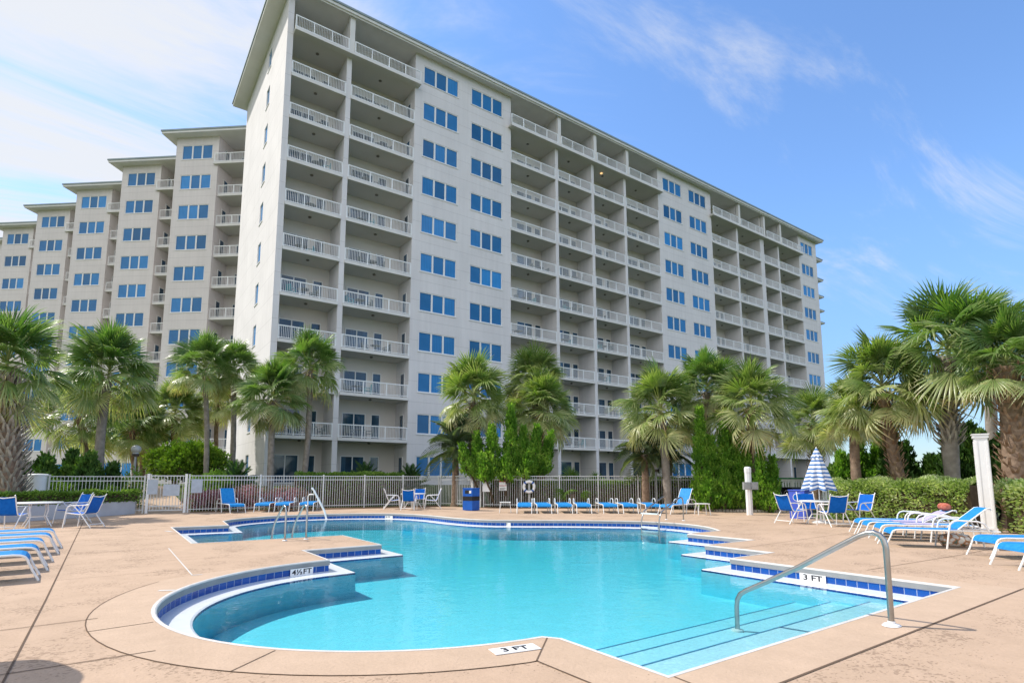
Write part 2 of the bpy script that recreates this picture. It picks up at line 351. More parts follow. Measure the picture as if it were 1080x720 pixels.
def offset(P, d, closed=True):
    """shift a counter-clockwise outline to its inner (left) side by d"""
    n = len(P); out = []
    for i in range(n):
        a = Vector(P[(i - 1) % n] if closed or i else P[0]); b = Vector(P[i]); c = Vector(P[(i + 1) % n] if closed or i < n - 1 else P[-1])
        e1 = (b - a); e2 = (c - b)
        if e1.length < 1e-9: e1 = e2
        if e2.length < 1e-9: e2 = e1
        n1 = Vector((-e1.y, e1.x)).normalized(); n2 = Vector((-e2.y, e2.x)).normalized()
        mm = (n1 + n2); mm = mm.normalized() if mm.length > 1e-6 else n1
        k = d / max(0.5, mm.dot(n1)); out.append((b.x + mm.x * k, b.y + mm.y * k))
    return out
WATER = -0.217; FLOOR = -0.66
def ring(d, z): return [(x, y, z) for x, y in offset(CT, d)]
def fill(outer, holes, z, name, m, flip=False):
    loops = [[Vector((x, y, 0)) for x, y in lp] for lp in [outer] + holes]
    tris = geometry.tessellate_polygon(loops); V = [(p.x, p.y, z) for lp in loops for p in lp]
    F = []
    for a, b, c in tris:
        ar = (V[b][0] - V[a][0]) * (V[c][1] - V[a][1]) - (V[c][0] - V[a][0]) * (V[b][1] - V[a][1])
        if abs(ar) < 1e-9: continue
        F.append((a, b, c) if ar > 0 else (a, c, b))
    mb = MB(); mb.add(V, F); return mb.mesh(name, m)

# lawn and planting beds round the deck, one sheet out to the horizon with a hole for the pool
hole = offset(CT, -0.9)
og = struct(link('ground', fill([(-3000, -3000), (3000, -3000), (3000, 3000), (-3000, 3000)], [offset(CT, -0.25)], -0.03, 'ground', MT['lawn'])))
deck_out = [(-16, -9), (20.9, -9), (20.9, 5.6), (21.6, 10.6), (24.2, 13.0), (24.6, 15.6), (22.6, 18.2), (15.6, 23.9), (15.0, 26.6), (6.0, 27.9), (2.9, 28.9), (1.0, 28.7), (-0.6, 27.2), (-3.0, 25.4), (-16, 24.0)]
struct(link('pool_deck', fill(deck_out, [offset(CT, -0.05)], 0.0, 'pool_deck', MT['deck'])))
# walk beyond the left gate
mb = MB(); mb.add([(0.9, 28.75, 0.004), (3.0, 28.75, 0.004), (3.2, 31.5, 0.01), (0.5, 31.5, 0.01), (2.6, 37.2, 1.04), (-1.2, 37.2, 1.04), (2.2, 45, 1.04), (-3.5, 45, 1.04)], [(0, 1, 2, 3), (3, 2, 4, 5), (5, 4, 6, 7)]); struct(mb.build('garden_path', MT['coping']))
# mound of lawn that carries the building
mb = MB(); mb.add([(-60, 31.5, -0.02), (140, 31.5, -0.02), (140, 37.2, 1.0), (-60, 37.2, 1.0), (140, 130, 1.0), (-60, 130, 1.0)], [(0, 1, 2, 3), (3, 2, 4, 5)]); struct(mb.build('lawn_bank', MT['lawn']))

# coping, tile band, gutter rim, basin
mb = MB(); mb.strip(ring(-0.055, 0.0045), ring(-0.02, 0.007), 0, True); mb.strip(ring(-0.02, 0.007), ring(-0.004, -0.002), 0, True); mb.strip(ring(-0.004, -0.002), ring(0.0, -0.018), 0, True)
mb.strip(ring(0.0, -0.018), ring(0.0, -0.092), 1, True); mb.strip(ring(0.0, -0.092), ring(-0.014, -0.094), 1, True)
basin = struct(link('pool_basin', fill(offset(CT, 0.375), [], FLOOR, 'pool_floor', MT['plaster'])))
mb.build('coping_lip', [MT['lip'], MT['side']], basin)
me_v = ring(-0.014, -0.094); me_w = ring(-0.014, -0.205); n = len(CT)
me = bpy.data.meshes.new('tile_band'); me.from_pydata(me_v + [me_v[0]] + me_w + [me_w[0]], [], [(i, i + 1, n + 1 + i + 1, n + 1 + i) for i in range(n)])
L = [0.0]
for i in range(n): L.append(L[-1] + math.dist(me_v[i][:2], me_v[(i + 1) % n][:2]))
uvl = me.uv_layers.new(name='UVMap')
for p in me.polygons:
    for li in p.loop_indices:
        vi = me.loops[li].vertex_index; uvl.data[li].uv = (L[vi % (n + 1)] / 0.158, 1.0 if vi <= n else 0.0)
me.materials.append(MT['tile']); link('waterline_tile', me, basin)
mb = MB(); mb.strip(ring(-0.014, -0.205), ring(0.335, -0.205), 0, True); mb.strip(ring(0.335, -0.205), ring(0.36, -0.217), 0, True); mb.strip(ring(0.36, -0.217), ring(0.362, -0.25), 1, True)
mb.build('gutter_rim', [MT['rim'], MT['navy']], basin)
mb = MB(); mb.strip(ring(0.362, -0.25), ring(0.375, FLOOR), 0, True); mb.build('basin_wall', MT['wall_shade'], basin)
# submerged entry steps in the front corner, each with a navy nosing
for k, (y1, z1) in enumerate(((3.86, -0.31), (4.42, -0.41), (4.98, -0.51))):
    mb = MB(); x0 = 3.86 if y1 < 4.1 else 3.6
    y0 = 3.27 if k == 0 else (3.86, 4.42)[k - 1] + 0.004
    mb.box(x0 + 0.02 * k, 9.09, y0, y1, FLOOR - 0.02, z1, 0); mb.box(x0 + 0.02 * k, 9.085, y1 - 0.022, y1 + 0.003, z1 - 0.025, z1 + 0.003, 1)
    mb.build('entry_step', [MT['plaster'], MT['nosing']], basin)
# water: a clear absorbing body with a rippled, mirror-like skin
mw = bpy.data.materials.new('pool water'); mw.use_nodes = True; t = mw.node_tree; t.nodes.clear()
mo = t.nodes.new('ShaderNodeOutputMaterial'); tr = t.nodes.new('ShaderNodeBsdfTransparent'); gl = t.nodes.new('ShaderNodeBsdfGlossy'); gl.inputs['Roughness'].default_value = 0.03
fr = t.nodes.new('ShaderNodeFresnel'); fr.inputs['IOR'].default_value = 1.33; ms = t.nodes.new('ShaderNodeMixShader')
tcn = t.nodes.new('ShaderNodeTexCoord')
w1 = t.nodes.new('ShaderNodeTexNoise'); w1.inputs['Scale'].default_value = 1.4; w1.inputs['Detail'].default_value = 3; w1.inputs['Distortion'].default_value = 0.6
w2 = t.nodes.new('ShaderNodeTexNoise'); w2.inputs['Scale'].default_value = 7.0; w2.inputs['Detail'].default_value = 2
for q in (w1, w2): t.links.new(tcn.outputs['Object'], q.inputs['Vector'])
wa = t.nodes.new('ShaderNodeMath'); wa.operation = 'MULTIPLY_ADD'; wa.inputs[1].default_value = 0.34; t.links.new(w2.outputs['Fac'], wa.inputs[0]); t.links.new(w1.outputs['Fac'], wa.inputs[2])
wb = t.nodes.new('ShaderNodeBump'); wb.inputs['Strength'].default_value = 0.75; wb.inputs['Distance'].default_value = 0.015; t.links.new(wa.outputs[0], wb.inputs['Height'])
t.links.new(wb.outputs[0], gl.inputs['Normal']); t.links.new(wb.outputs[0], fr.inputs['Normal'])
tr.inputs['Color'].default_value = (0.93, 0.985, 1, 1)
t.links.new(fr.outputs[0], ms.inputs[0]); t.links.new(tr.outputs[0], ms.inputs[1]); t.links.new(gl.outputs[0], ms.inputs[2]); t.links.new(ms.outputs[0], mo.inputs['Surface'])
va = t.nodes.new('ShaderNodeVolumeAbsorption'); va.inputs['Color'].default_value = (0.06, 0.92, 0.965, 1); va.inputs['Density'].default_value = 0.55; t.links.new(va.outputs[0], mo.inputs['Volume'])
wo = offset(CT, 0.358); wt = fill(wo, [], WATER, 'w', mw)
V = [tuple(v.co) for v in wt.vertices]; F = [tuple(p.vertices) for p in wt.polygons]; nv = len(V)
mb = MB(); mb.add(V + [(x, y, FLOOR - 0.03) for x, y, z in V], F + [tuple(i + nv for i in f[::-1]) for f in F] + [(i, i + nv, (i + 1) % nv + nv, (i + 1) % nv) for i in range(nv)])
struct(mb.build('pool_water', mw))

# smooth coping band of the near lobe and front corner, with its joints
inner = arc[3:] + [(3.43, 4.22), (3.5, 4.12), (3.5, 2.92), (9.45, 2.92), (9.45, 4.0)]
def off_open(P, d):
    return offset(P, d, False)
A = off_open(inner, -0.055); Bq = []
for (x, y) in arc[3:]:
    a = math.atan2(y - lobe_c[1], x - lobe_c[0]); wd = 0.62 * min(1, max(0.05, (len(Bq)) / 8)); q_ = (lobe_c[0] + (lobe_r + wd) * math.cos(a), lobe_c[1] + (lobe_r + wd) * math.sin(a)); Bq.append(q_ if q_[0] < 2.88 or a > 0 and a < 3.1 else (2.88 + 0.0005 * len(Bq), 3.745 - 0.0002 * len(Bq)))
Bq += [(2.91, 3.73), (2.912, 3.70), (2.9, 2.34), (9.95, 2.34), (9.95, 4.0)]
mb = MB(); mb.strip([(x, y, 0.003) for x, y in Bq], [(x, y, 0.003) for x, y in A]); struct(mb.build('coping_band', MT['coping']))
jt = MB()
def joint(P, wd=0.016, z=0.0055):
    P = [Vector((*p, 0)) for p in P]; a = []; b = []
    for i, p in enumerate(P):
        t_ = (P[min(i + 1, len(P) - 1)] - P[max(i - 1, 0)]).normalized(); nn = Vector((-t_.y, t_.x, 0)) * wd / 2
        a.append((p.x + nn.x, p.y + nn.y, z)); b.append((p.x - nn.x, p.y - nn.y, z))
    jt.strip(b, a)
rnd = random.Random(4)
joint([p for i, p in enumerate(Bq) if i > 8 and i < len(Bq) - 4], 0.011); joint([(2.9, 3.74), (2.92, 2.33)], 0.014); joint([(2.92, 2.33), (9.97, 2.35)], 0.021)
joint([(2.9, 3.74), (3.38, 4.2)], 0.013); joint([(3.5, 2.86), (3.46, 2.34)], 0.016)
for a in (187, 222): joint([(lobe_c[0] + q * math.cos(R(a)), lobe_c[1] + q * math.sin(R(a))) for q in (lobe_r + 0.08, lobe_r + 0.62)], 0.014)
joint([(-0.5, -6), (-0.53, 9), (-0.64, 24)], 0.016)
for y in (7.47, 5.8): joint([(-10, y - 0.35), (-0.5, y), ((0.0 if y > 6.5 else 0.42), y + 0.03)], 0.014)
for y in (10.6, 14.0, 17.4): joint([(-0.55, y), (1.2, y + 0.05)], 0.008)
joint([(10.0, 4.25), (13.6, 4.02), (20.8, 3.9)], 0.012); joint([(10.9, 7.1), (21, 7.6)], 0.01); joint([(9.97, 2.35), (20.8, 2.2)], 0.012); joint([(2.95, 2.33), (0.4, -1.2)], 0.02)
struct(jt.build('deck_joints', MT['dark']))
mk = MB()
for P, wd in (([(1.11, 14.08), (1.12, 9.95)], 0.022), ([(1.12, 9.95), (1.26, 9.97)], 0.04), ([(0.62, 8.86), (0.80, 8.77)], 0.07), ([(1.38, 18.8), (1.5, 18.4)], 0.1)):
    s_ = jt; jt = mk; joint(P, wd, 0.0065); jt = s_
struct(mk.build('deck_markings', MT['lip']))
# depth markers
def marker(body, size, loc, rot, wdt, hgt, scale=(1, 1, 1), lab=None):
    mb = MB(); mb.box(-wdt / 2, wdt / 2, -hgt / 2, hgt / 2, 0, 0.006); o = mb.build('depth_marker', MT['white'], basin, loc); o.rotation_euler = rot
    o['label'] = lab
    lettering(body, size, (0, 0, 0.0065), (0, 0, 0), o, scale=scale)
marker('3 FT', 0.155, (9.448, 4.84, -0.15), (R(90), 0, R(-90)), 0.42, 0.125, (1.1, 0.8, 1), 'white 3 FT depth tile in the right pool wall')
marker('4½FT', 0.15, (2.84, 10.325, -0.15), (R(90), 0, R(13)), 0.42, 0.125, (1.0, 0.8, 1), 'white 4½ FT depth tile in the near left pool wall')
marker('3 FT', 0.135, (2.93, 4.08, 0.006), (0, 0, R(-11)), 0.42, 0.17, (1, 1, 1), 'white 3 FT depth plate on the near coping')
marker('5 FT', 0.12, (9.75, 22.82, -0.15), (R(90), 0, R(-55)), 0.45, 0.12, (1, 0.8, 1), 'pale depth tile in the far left pool wall')
marker('4 FT', 0.12, (11.62, 16.79, -0.15), (R(90), 0, R(-62)), 0.45, 0.12, (1, 0.8, 1), 'pale depth tile in the far middle pool wall')

# ------------------------------------------------------------------ apartment buildings
WZ = 37.2                                        # underside of the eaves
def rows(n0=0, n1=10): return [(slab_z(n) + 0.53, slab_z(n) + 2.12) for n in range(n0, n1 + 1)]
def wall_grid(mb, x0, x1, y0, y1, z0, z1, cols, rws, axis='x'):
    """a wall with window openings: full height piers and spandrels butted between them"""
    def bx(a, b, c, d):
        if b - a < 1e-4 or d - c < 1e-4: return
        if axis == 'x': mb.box(a, b, y0, y1, c, d)
        else: mb.box(y0, y1, a, b, c, d)
    e = x0
    for a, b in cols:
        bx(e, a, z0, z1); q = z0
        for c, d in rws: bx(a, b, q, c); q = d
        bx(a, b, q, z1); e = b
    bx(e, x1, z0, z1)
def win_meshes(wd, ht, n, dep=0.10, fr=0.07, mul=0.15):
    """window facing -y, origin at its lower middle on the wall face, set back in the opening"""
    f = MB(); g = MB(); y0 = 0.03; y1 = y0 + dep
    f.box(-wd / 2, wd / 2, y0, y1, 0, fr); f.box(-wd / 2, wd / 2, y0, y1, ht - fr, ht)
    xs = [-wd / 2 + fr / 2] + [-wd / 2 + fr + (wd - 2 * fr) * k / n for k in range(1, n)] + [wd / 2 - fr / 2]
    for i, x in enumerate(xs):
        h = fr / 2 if i in (0, n) else mul / 2; f.box(x - h, x + h, y0, y1, fr, ht - fr)
    f.box(-wd / 2 - 0.04, wd / 2 + 0.04, -0.05, y0, -0.07, -0.002)
    g.box(-wd / 2 + 0.02, wd / 2 - 0.02, y0 + 0.055, y0 + 0.075, 0.02, ht - 0.02)
    return f.mesh('window', MT['frame']), g.mesh('pane', MT['glass'])
W3 = win_meshes(3.38, 1.59, 3); W1 = win_meshes(1.15, 1.66, 1, mul=0.1)
def place_window(root, me, loc, rz=0.0):
    o = link('window', me[0], root, loc, rz); link('pane', me[1], o); return o
def rail_mesh(wd, h=0.98, step=0.12, post=1.6, ends=0.0):
    """railing along +x from 0 to wd, standing on z=0; with short returns (ends) at both sides"""
    mb = MB()
    mb.box(0, wd, -0.035, 0.035, h - 0.07, h); mb.box(0, wd, -0.02, 0.02, 0.07, 0.12)
    k = max(1, round(wd / post))
    for i in range(k + 1):
        x = min(max(wd * i / k, 0.035), wd - 0.035); mb.box(x - 0.035, x + 0.035, -0.03, 0.03, 0, h - 0.072)
    m_ = int(wd / step)
    for i in range(1, m_):
        x = wd * i / m_; mb.box(x - 0.011, x + 0.011, -0.011, 0.011, 0.12, h - 0.07)
    if ends:
        for x in (0.036, wd - 0.036):
            mb.box(x - 0.035, x + 0.035, 0.037, ends, h - 0.068, h - 0.002); mb.box(x - 0.02, x + 0.02, 0.037, ends, 0.07, 0.12)
            j = int(ends / step)
            for i in range(1, j): mb.box(x - 0.011, x + 0.011, ends * i / j - 0.011, ends * i / j + 0.011, 0.12, h - 0.07)
    return mb.mesh('railing', MT['rail'])
def door_meshes(wd, ht, n):
    f = MB(); g = MB(); fr = 0.08
    f.box(-wd / 2, wd / 2, -0.05, -0.002, ht - fr, ht)
    for k in range(n + 1):
        x = -wd / 2 + fr / 2 + (wd - fr) * k / n; f.box(x - fr / 2, x + fr / 2, -0.05, -0.002, 0, ht - fr)
    f.box(-wd / 2 + fr, wd / 2 - fr, -0.045, -0.002, 0.0, 0.1)
    g.box(-wd / 2 + fr, wd / 2 - fr, -0.025, -0.002, 0.1, ht - fr)
    return f.mesh('door', MT['frame']), g.mesh('pane', MT['glass_dark'])
SLD = door_meshes(1.9, 2.1, 2); DR1 = door_meshes(0.78, 2.1, 1)
mb = MB(); mb.lathe([(0.0, 0.0), (0.07, 0.0), (0.13, -0.05), (0.13, -0.085), (0.06, -0.13), (0.0, -0.14)], 10); LAMP = mb.mesh('ceiling_lamp', mat('grey lamp shell', (0.16, 0.15, 0.13), 0.5), True)

main = thing('apartment_building', 'eleven storey beige balcony block behind the pool, its near corner rising above all else', 'building', (8.24, 40, 0))
BX, BY = 8.24, 40.0
ZB = 0.6
def P_(x, y=40.0, z=0.0): return (x - BX, y - BY, z)
mb = MB()
class Sh:                                        # builder that writes in world coordinates relative to the building root
    pass
def wbox(mb, x0, x1, y0, y1, z0, z1, m=0): mb.box(x0 - BX, x1 - BX, y0 - BY, y1 - BY, z0, z1, m)
# end wall with a column of small windows
mb = MB(); wall_grid(mb, 0.0, 15.7, 0.0, 0.42, ZB, WZ, [(5.3, 6.45)], rows(), 'y'); mb.build('end_wall', MT['stucco'], main)
for z0, z1 in rows(): place_window(main, W1, (0.0, 5.875, z0 - 0.04), R(-90))
# body behind the balconies
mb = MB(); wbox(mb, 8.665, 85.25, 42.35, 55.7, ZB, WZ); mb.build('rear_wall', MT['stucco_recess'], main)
SECT = [(18.48, 28.28, [(19.27, 22.62), (24.0, 27.3)]), (49.0, 59.0, [(49.93, 53.2), (54.68, 57.97)]), (80.1, 85.25, [(80.82, 84.1)])]
for x0, x1, cols in SECT:
    cs = [((a + b) / 2 - 1.69 - BX, (a + b) / 2 + 1.69 - BX) for a, b in cols]
    mb = MB(); wall_grid(mb, x0 - BX, x1 - BX, 0.0, 2.347, ZB, WZ, cs, rows()); mb.build('window_wall', MT['stucco'], main)
    for a, b in cs:
        for z0, z1 in rows(): place_window(main, W3, ((a + b) / 2, 0.0, z0))
# bays: (x0, x1) clear openings; partitions between them
BAYS = [[(8.665, 12.70), (13.08, 18.48)], [(28.28, 33.66), (34.02, 38.52), (38.88, 43.32), (43.68, 49.0)], [(59.0, 64.3), (64.66, 69.85), (70.75, 74.25), (74.6, 80.1)]]
RM = {}
n_sl = 0; far_doors = MB(); far_glass = MB()
for grp in BAYS:
    gx0 = grp[0][0]; gx1 = grp[-1][1]
    for i in range(len(grp) - 1):                # partition fins, one thick pier in the last group
        a, b = grp[i][1], grp[i + 1][0]
        mb = MB(); wbox(mb, a, b, 40.0, 42.345, ZB, slab_z(10) - 0.225)
        wbox(mb, a + 0.01, b - 0.01, 40.0, 42.345, slab_z(10) + 0.003, WZ - 0.003); mb.build('partition', MT['stucco'], main)
        mb = MB(); wbox(mb, (a + b) / 2 - 0.2, (a + b) / 2 + 0.2, 39.52, 39.90, slab_z(10) + 0.003, WZ - 0.16); wbox(mb, (a + b) / 2 - 0.26, (a + b) / 2 + 0.26, 39.46, 39.95, WZ - 0.16, WZ - 0.003)
        mb.build('column', MT['slab'], main)
    for n in range(1, 11):
        top = n == 10
        mb = MB(); s1 = slab_z(n)
        if top:
            wbox(mb, gx0 + (0.0 if gx0 > 10 else 0.003), gx1, 40.0, 42.345, s1 - 0.22, s1, 0)
            wbox(mb, gx0 - (0.30 if gx0 > 10 else -0.003), gx1 + 0.30, 39.42, 39.996, s1 - 0.22, s1, 0)
        else:
            for a, b in grp: wbox(mb, a + 0.003, b - 0.003, 39.96, 42.345, s1 - 0.22, s1, 0)
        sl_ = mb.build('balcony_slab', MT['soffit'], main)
        mb = MB()                                # pale edge band
        if top: wbox(mb, gx0 - (0.31 if gx0 > 10 else -0.003), gx1 + 0.31, 39.40, 39.418, s1 - 0.23, s1 + 0.004)
        else:
            for a, b in grp: wbox(mb, a + 0.003, b - 0.003, 39.935, 39.958, s1 - 0.23, s1 + 0.004)
        mb.build('slab_edge', MT['slab'], sl_)
    for bi, (a, b) in enumerate(grp):
        wd = b - a
        for n in range(0, 11):
            z = slab_z(n)
            if n >= 1:
                if n == 10:
                    a2 = a - (0.16 if bi else (0.28 if gx0 > 10 else 0.0)); b2 = b + (0.16 if bi < len(grp) - 1 else 0.28)
                    if bi: a2 = a + 0.03
                    if bi < len(grp) - 1: b2 = b - 0.03
                    key = (round(b2 - a2, 2), 't'); y = 39.50
                    if key not in RM: RM[key] = rail_mesh(b2 - a2, ends=0.0)
                    link('railing', RM[key], main, P_(a2, y, z + 0.002))
                else:
                    key = round(wd, 2)
                    if key not in RM: RM[key] = rail_mesh(wd - 0.01)
                    link('railing', RM[key], main, P_(a + 0.005, 40.03, z + 0.002))
            # sliding door and narrow door of the rear wall
            near = grp is BAYS[0]
            c1 = a + wd * (0.38 if near else 0.66 if wd > 4 else 0.6) - (0.0 if not near else 0.1); c2 = c1 + (1.75 if near else 1.55)
            if c2 > b - 0.5: c2 = b - 0.5; c1 = c2 - 1.6
            if n >= 1 or near:
                if n_sl < 100:
                    for me, cx in ((SLD, c1), (DR1, c2)):
                        o = link('sliding_door' if me is SLD else 'balcony_door', me[0], main, P_(cx, 42.35, max(z, 1.1) + 0.003)); link('pane', me[1], o)
                    n_sl += 1
                else:
                    for wd2, cx in ((1.9, c1), (0.78, c2)): far_doors.box(cx - BX - wd2 / 2, cx - BX + wd2 / 2, 2.30, 2.347, z, z + 2.1); far_glass.box(cx - BX - wd2 / 2 + .08, cx - BX + wd2 / 2 - .08, 2.28, 2.298, z + 0.1, z + 2.02)
            else:
                for wd2, cx in ((1.9, c1), (0.78, c2)): far_doors.box(cx - BX - wd2 / 2, cx - BX + wd2 / 2, 2.30, 2.347, z, z + 2.1); far_glass.box(cx - BX - wd2 / 2 + .08, cx - BX + wd2 / 2 - .08, 2.28, 2.298, z + 0.1, z + 2.02)
            if n < 10: link('ceiling_lamp', LAMP, main, P_((a + b) / 2, 40.95, slab_z(n + 1) - 0.222))
# side windows in the right cheek of the second bay
for z0, z1 in rows(0, 9):
    mb = MB(); mb.box(18.44 - BX, 18.477 - BX, 0.72, 1.42, z0 - 0.55, z1 - 0.05); f = mb.build('side_window', MT['frame'], main)
    mb = MB(); mb.box(18.425 - BX, 18.438 - BX, 0.80, 1.34, z0 - 0.45, z1 - 0.13); mb.build('pane', MT['glass_dark'], f)
o = far_doors.build('far_balcony_doors', MT['frame'], main); o['kind'] = 'stuff'; o = far_glass.build('far_door_panes', MT['glass_dark'], main); o['kind'] = 'stuff'
# one balcony lamp is on
ml = bpy.data.materials.new('lit lamp'); ml.use_nodes = True; b_ = ml.node_tree.nodes['Principled BSDF']; b_.inputs['Emission Color'].default_value = (1, 0.55, 0.2, 1); b_.inputs['Emission Strength'].default_value = 0.7
mb = MB(); mb.lathe([(0.0, 0.0), (0.07, 0.0), (0.13, -0.05), (0.13, -0.085), (0.06, -0.13), (0.0, -0.14)], 10); lm = mb.mesh('ceiling_lamp', ml, True)
link('ceiling_lamp', lm, main, P_(40.6, 40.6, slab_z(10) - 0.222))['label'] = 'lit amber lamp under the top balcony'
def roof_parts(root, x0, x1, y0, y1, z, hipz, hip_in, m_roof):
    mb = MB(); mb.box(x0, x1, y0, y1, z, z + 0.22); mb.build('soffit', MT['trim'], root)
    mb = MB(); mb.box(x0 - 0.08, x1 + 0.08, y0 - 0.08, y1 + 0.08, z + 0.223, z + 0.38)
    a = z + 0.383
    vs = [(x0 - 0.05, y0 - 0.05, a), (x1 + 0.05, y0 - 0.05, a), (x1 + 0.05, y1 + 0.05, a), (x0 - 0.05, y1 + 0.05, a), (x0 + hip_in, (y0 + y1) / 2, a + hipz), (x1 - hip_in, (y0 + y1) / 2, a + hipz)]
    mb.add(vs, [(0, 1, 5, 4), (1, 2, 5), (2, 3, 4, 5), (3, 0, 4)], 1); return mb.build('roof', [MT['roof'], m_roof], root)
roof_parts(main, -1.15, 85.25 - BX + 0.75, -0.82, 16.6, WZ, 2.4, 8, MT['roof'])
mb = MB(); mb.box(-1.02, 85.25 - BX + 0.62, -0.70, -0.62, WZ - 0.12, WZ - 0.003); mb.build('eave_trim', MT['trim'], main)

# stepped wing on the left: repeated units set back one behind the other
def wing_unit(root, k, x_step, y_step, mirror=False, n_low=0):
    ox, oy = -x_step * k, y_step * k
    mb = MB(); wall_grid(mb, 0.0, 4.7, 0.0, 2.6, ZB, WZ, [(0.655, 4.035)], rows()); mb.box(0.0, 9.8, 2.603, 13.0, ZB, WZ)
    if oy or ox: pass
    o = mb.build('window_wall', MT['stucco_wing'], root, (ox, oy, 0))
    for z0, z1 in rows(): place_window(root, W3, (ox + 2.345, oy, z0))
    for n in range(1, 11):
        z = slab_z(n); x0 = 4.703 if n < 10 else 4.2; y0 = 0.25 if n < 10 else -0.25
        mb = MB()
        if n == 10: mb.box(4.703, 9.78, 0.0, 2.598, z - 0.22, z, 0); mb.box(4.35, 9.78, -0.25, -0.003, z - 0.22, z, 0); mb.box(4.33, 9.785, -0.27, -0.252, z - 0.23, z + 0.004, 1)
        else: mb.box(4.703, 9.78, 0.25, 2.598, z - 0.22, z, 0); mb.box(4.703, 9.785, 0.23, 0.248, z - 0.23, z + 0.004, 1)
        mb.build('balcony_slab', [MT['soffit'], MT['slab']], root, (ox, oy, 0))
        link('railing', WRT if n == 10 else WR, root, (ox + (4.40 if n == 10 else 4.71), oy + (-0.18 if n == 10 else 0.32), z + 0.002))
        o = link('balcony_door', DR1[0], root, (ox + 4.705, oy + 1.5, z + 0.003), R(90)); link('pane', DR1[1], o)
        o = link('balcony_door', SLD[0], root, (ox + 6.6, oy + 2.60, z + 0.003)); link('pane', SLD[1], o)
    q = thing_part('unit_roof', root, (ox, oy, 0))
    mb = MB(); mb.box(-1.05, 9.78, -0.95, 13.5, WZ, WZ + 0.22); mb.box(-1.13, 9.785, -1.03, 13.6, WZ + 0.223, WZ + 0.38, 1)
    mb.add([(-1.1, -1.0, WZ + 0.383), (9.7, -1.0, WZ + 0.383), (9.7, 13.5, WZ + 0.383), (-1.1, 13.5, WZ + 0.383), (4.3, 6.2, WZ + 2.6)], [(0, 1, 4), (1, 2, 4), (2, 3, 4), (3, 0, 4)], 2)
    mb.build('roof', [MT['trim'], MT['roof'], MT['tileroof']], root, (ox, oy, 0))
def thing_part(*a): return None
WR = rail_mesh(5.06, step=0.16); WRT = rail_mesh(5.3, step=0.16)
wing = thing('apartment_building', 'stepped beige apartment wing at the left, each bay set back behind the last', 'building', (3.22, 65.7, 0), math.atan2(-0.644, 0.765))
for k in range(0, 7): wing_unit(wing, k, 9.83, 4.58)
rw = thing('apartment_building', 'distant stepped wing whose eaves peek out past the right end of the block', 'building', (83.2, 43.9, 0))
for k in range(0, 5):
    mb = MB(); mb.box(0, 9.7, 0, 11, ZB, WZ); mb.build('wall', MT['stucco_wing'], rw, (9.83 * k, 4.62 * k, 0))
    mb = MB(); mb.box(2.9 if k == 0 else 0.1, 10.6, -0.82, 11.5, WZ, WZ + 0.22); mb.box(3.0 if k == 0 else 0.1, 10.68, -0.9, 11.6, WZ + 0.223, WZ + 0.38, 1)
    mb.build('roof', [MT['trim'], MT['roof']], rw, (9.83 * k, 4.62 * k, 0))

# ------------------------------------------------------------------ plants
def leaf_mat(name, ramp, rough=0.42, spec=0.35, trans=0.45, noise_s=3.0):
    m = bpy.data.materials.new(name); m.use_nodes = True; t = m.node_tree; b = t.nodes['Principled BSDF']; o = t.nodes['Material Output']
    at = tn(m, 'ShaderNodeAttribute', attribute_name='tint')
    rp = tn(m, 'ShaderNodeValToRGB'); e = rp.color_ramp.elements
    while len(e) < len(ramp): e.new(0.5)
    for i, (p, c) in enumerate(ramp): e[i].position = p; e[i].color = (*c, 1)
    tcn = tn(m, 'ShaderNodeTexCoord'); nz = tn(m, 'ShaderNodeTexNoise', Scale=noise_s, Detail=3.0); t.links.new(tcn.outputs['Object'], nz.inputs['Vector'])
    s = tmath(m, 'ADD', at.outputs['Fac'], tmath(m, 'MULTIPLY', tmath(m, 'SUBTRACT', nz.outputs['Fac'], 0.5), 0.35), True)
    t.links.new(s, rp.inputs[0]); t.links.new(rp.outputs[0], b.inputs['Base Color'])
    b.inputs['Roughness'].default_value = rough; b.inputs['Specular IOR Level'].default_value = spec
    tl = tn(m, 'ShaderNodeBsdfTranslucent'); sc = tn(m, 'ShaderNodeVectorMath', operation='MULTIPLY'); t.links.new(rp.outputs[0], sc.inputs[0]); sc.inputs[1].default_value = (1.35, 1.5, 0.6)
    t.links.new(sc.outputs[0], tl.inputs['Color'])
    ms = tn(m, 'ShaderNodeMixShader'); ms.inputs[0].default_value = trans; t.links.new(b.outputs[0], ms.inputs[1]); t.links.new(tl.outputs[0], ms.inputs[2]); t.links.new(ms.outputs[0], o.inputs['Surface'])
    return m
MT['palm'] = leaf_mat('palm frond', [(0.0, (0.075, 0.17, 0.035)), (0.35, (0.18, 0.275, 0.08)), (0.62, (0.36, 0.41, 0.18)), (0.82, (0.56, 0.55, 0.32)), (1.0, (0.50, 0.38, 0.22))], 0.30, 0.6)
MT['palm_y'] = leaf_mat('sunburnt palm frond', [(0.0, (0.11, 0.20, 0.04)), (0.3, (0.24, 0.315, 0.10)), (0.55, (0.45, 0.475, 0.23)), (0.8, (0.66, 0.63, 0.38)), (1.0, (0.54, 0.40, 0.22))], 0.30, 0.6)
MT['feather'] = leaf_mat('grey green frond', [(0.0, (0.08, 0.13, 0.06)), (0.6, (0.16, 0.20, 0.10)), (1.0, (0.26, 0.24, 0.12))], 0.4, 0.4)
MT['sago'] = leaf_mat('dark sago frond', [(0.0, (0.03, 0.09, 0.02)), (0.7, (0.08, 0.17, 0.035)), (1.0, (0.15, 0.24, 0.06))], 0.3, 0.5)
MT['juniper'] = leaf_mat('juniper foliage',  [(0.0, (0.055, 0.15, 0.015)), (0.45, (0.16, 0.32, 0.04)), (1.0, (0.40, 0.55, 0.11))], 0.55, 0.3, 0.55)
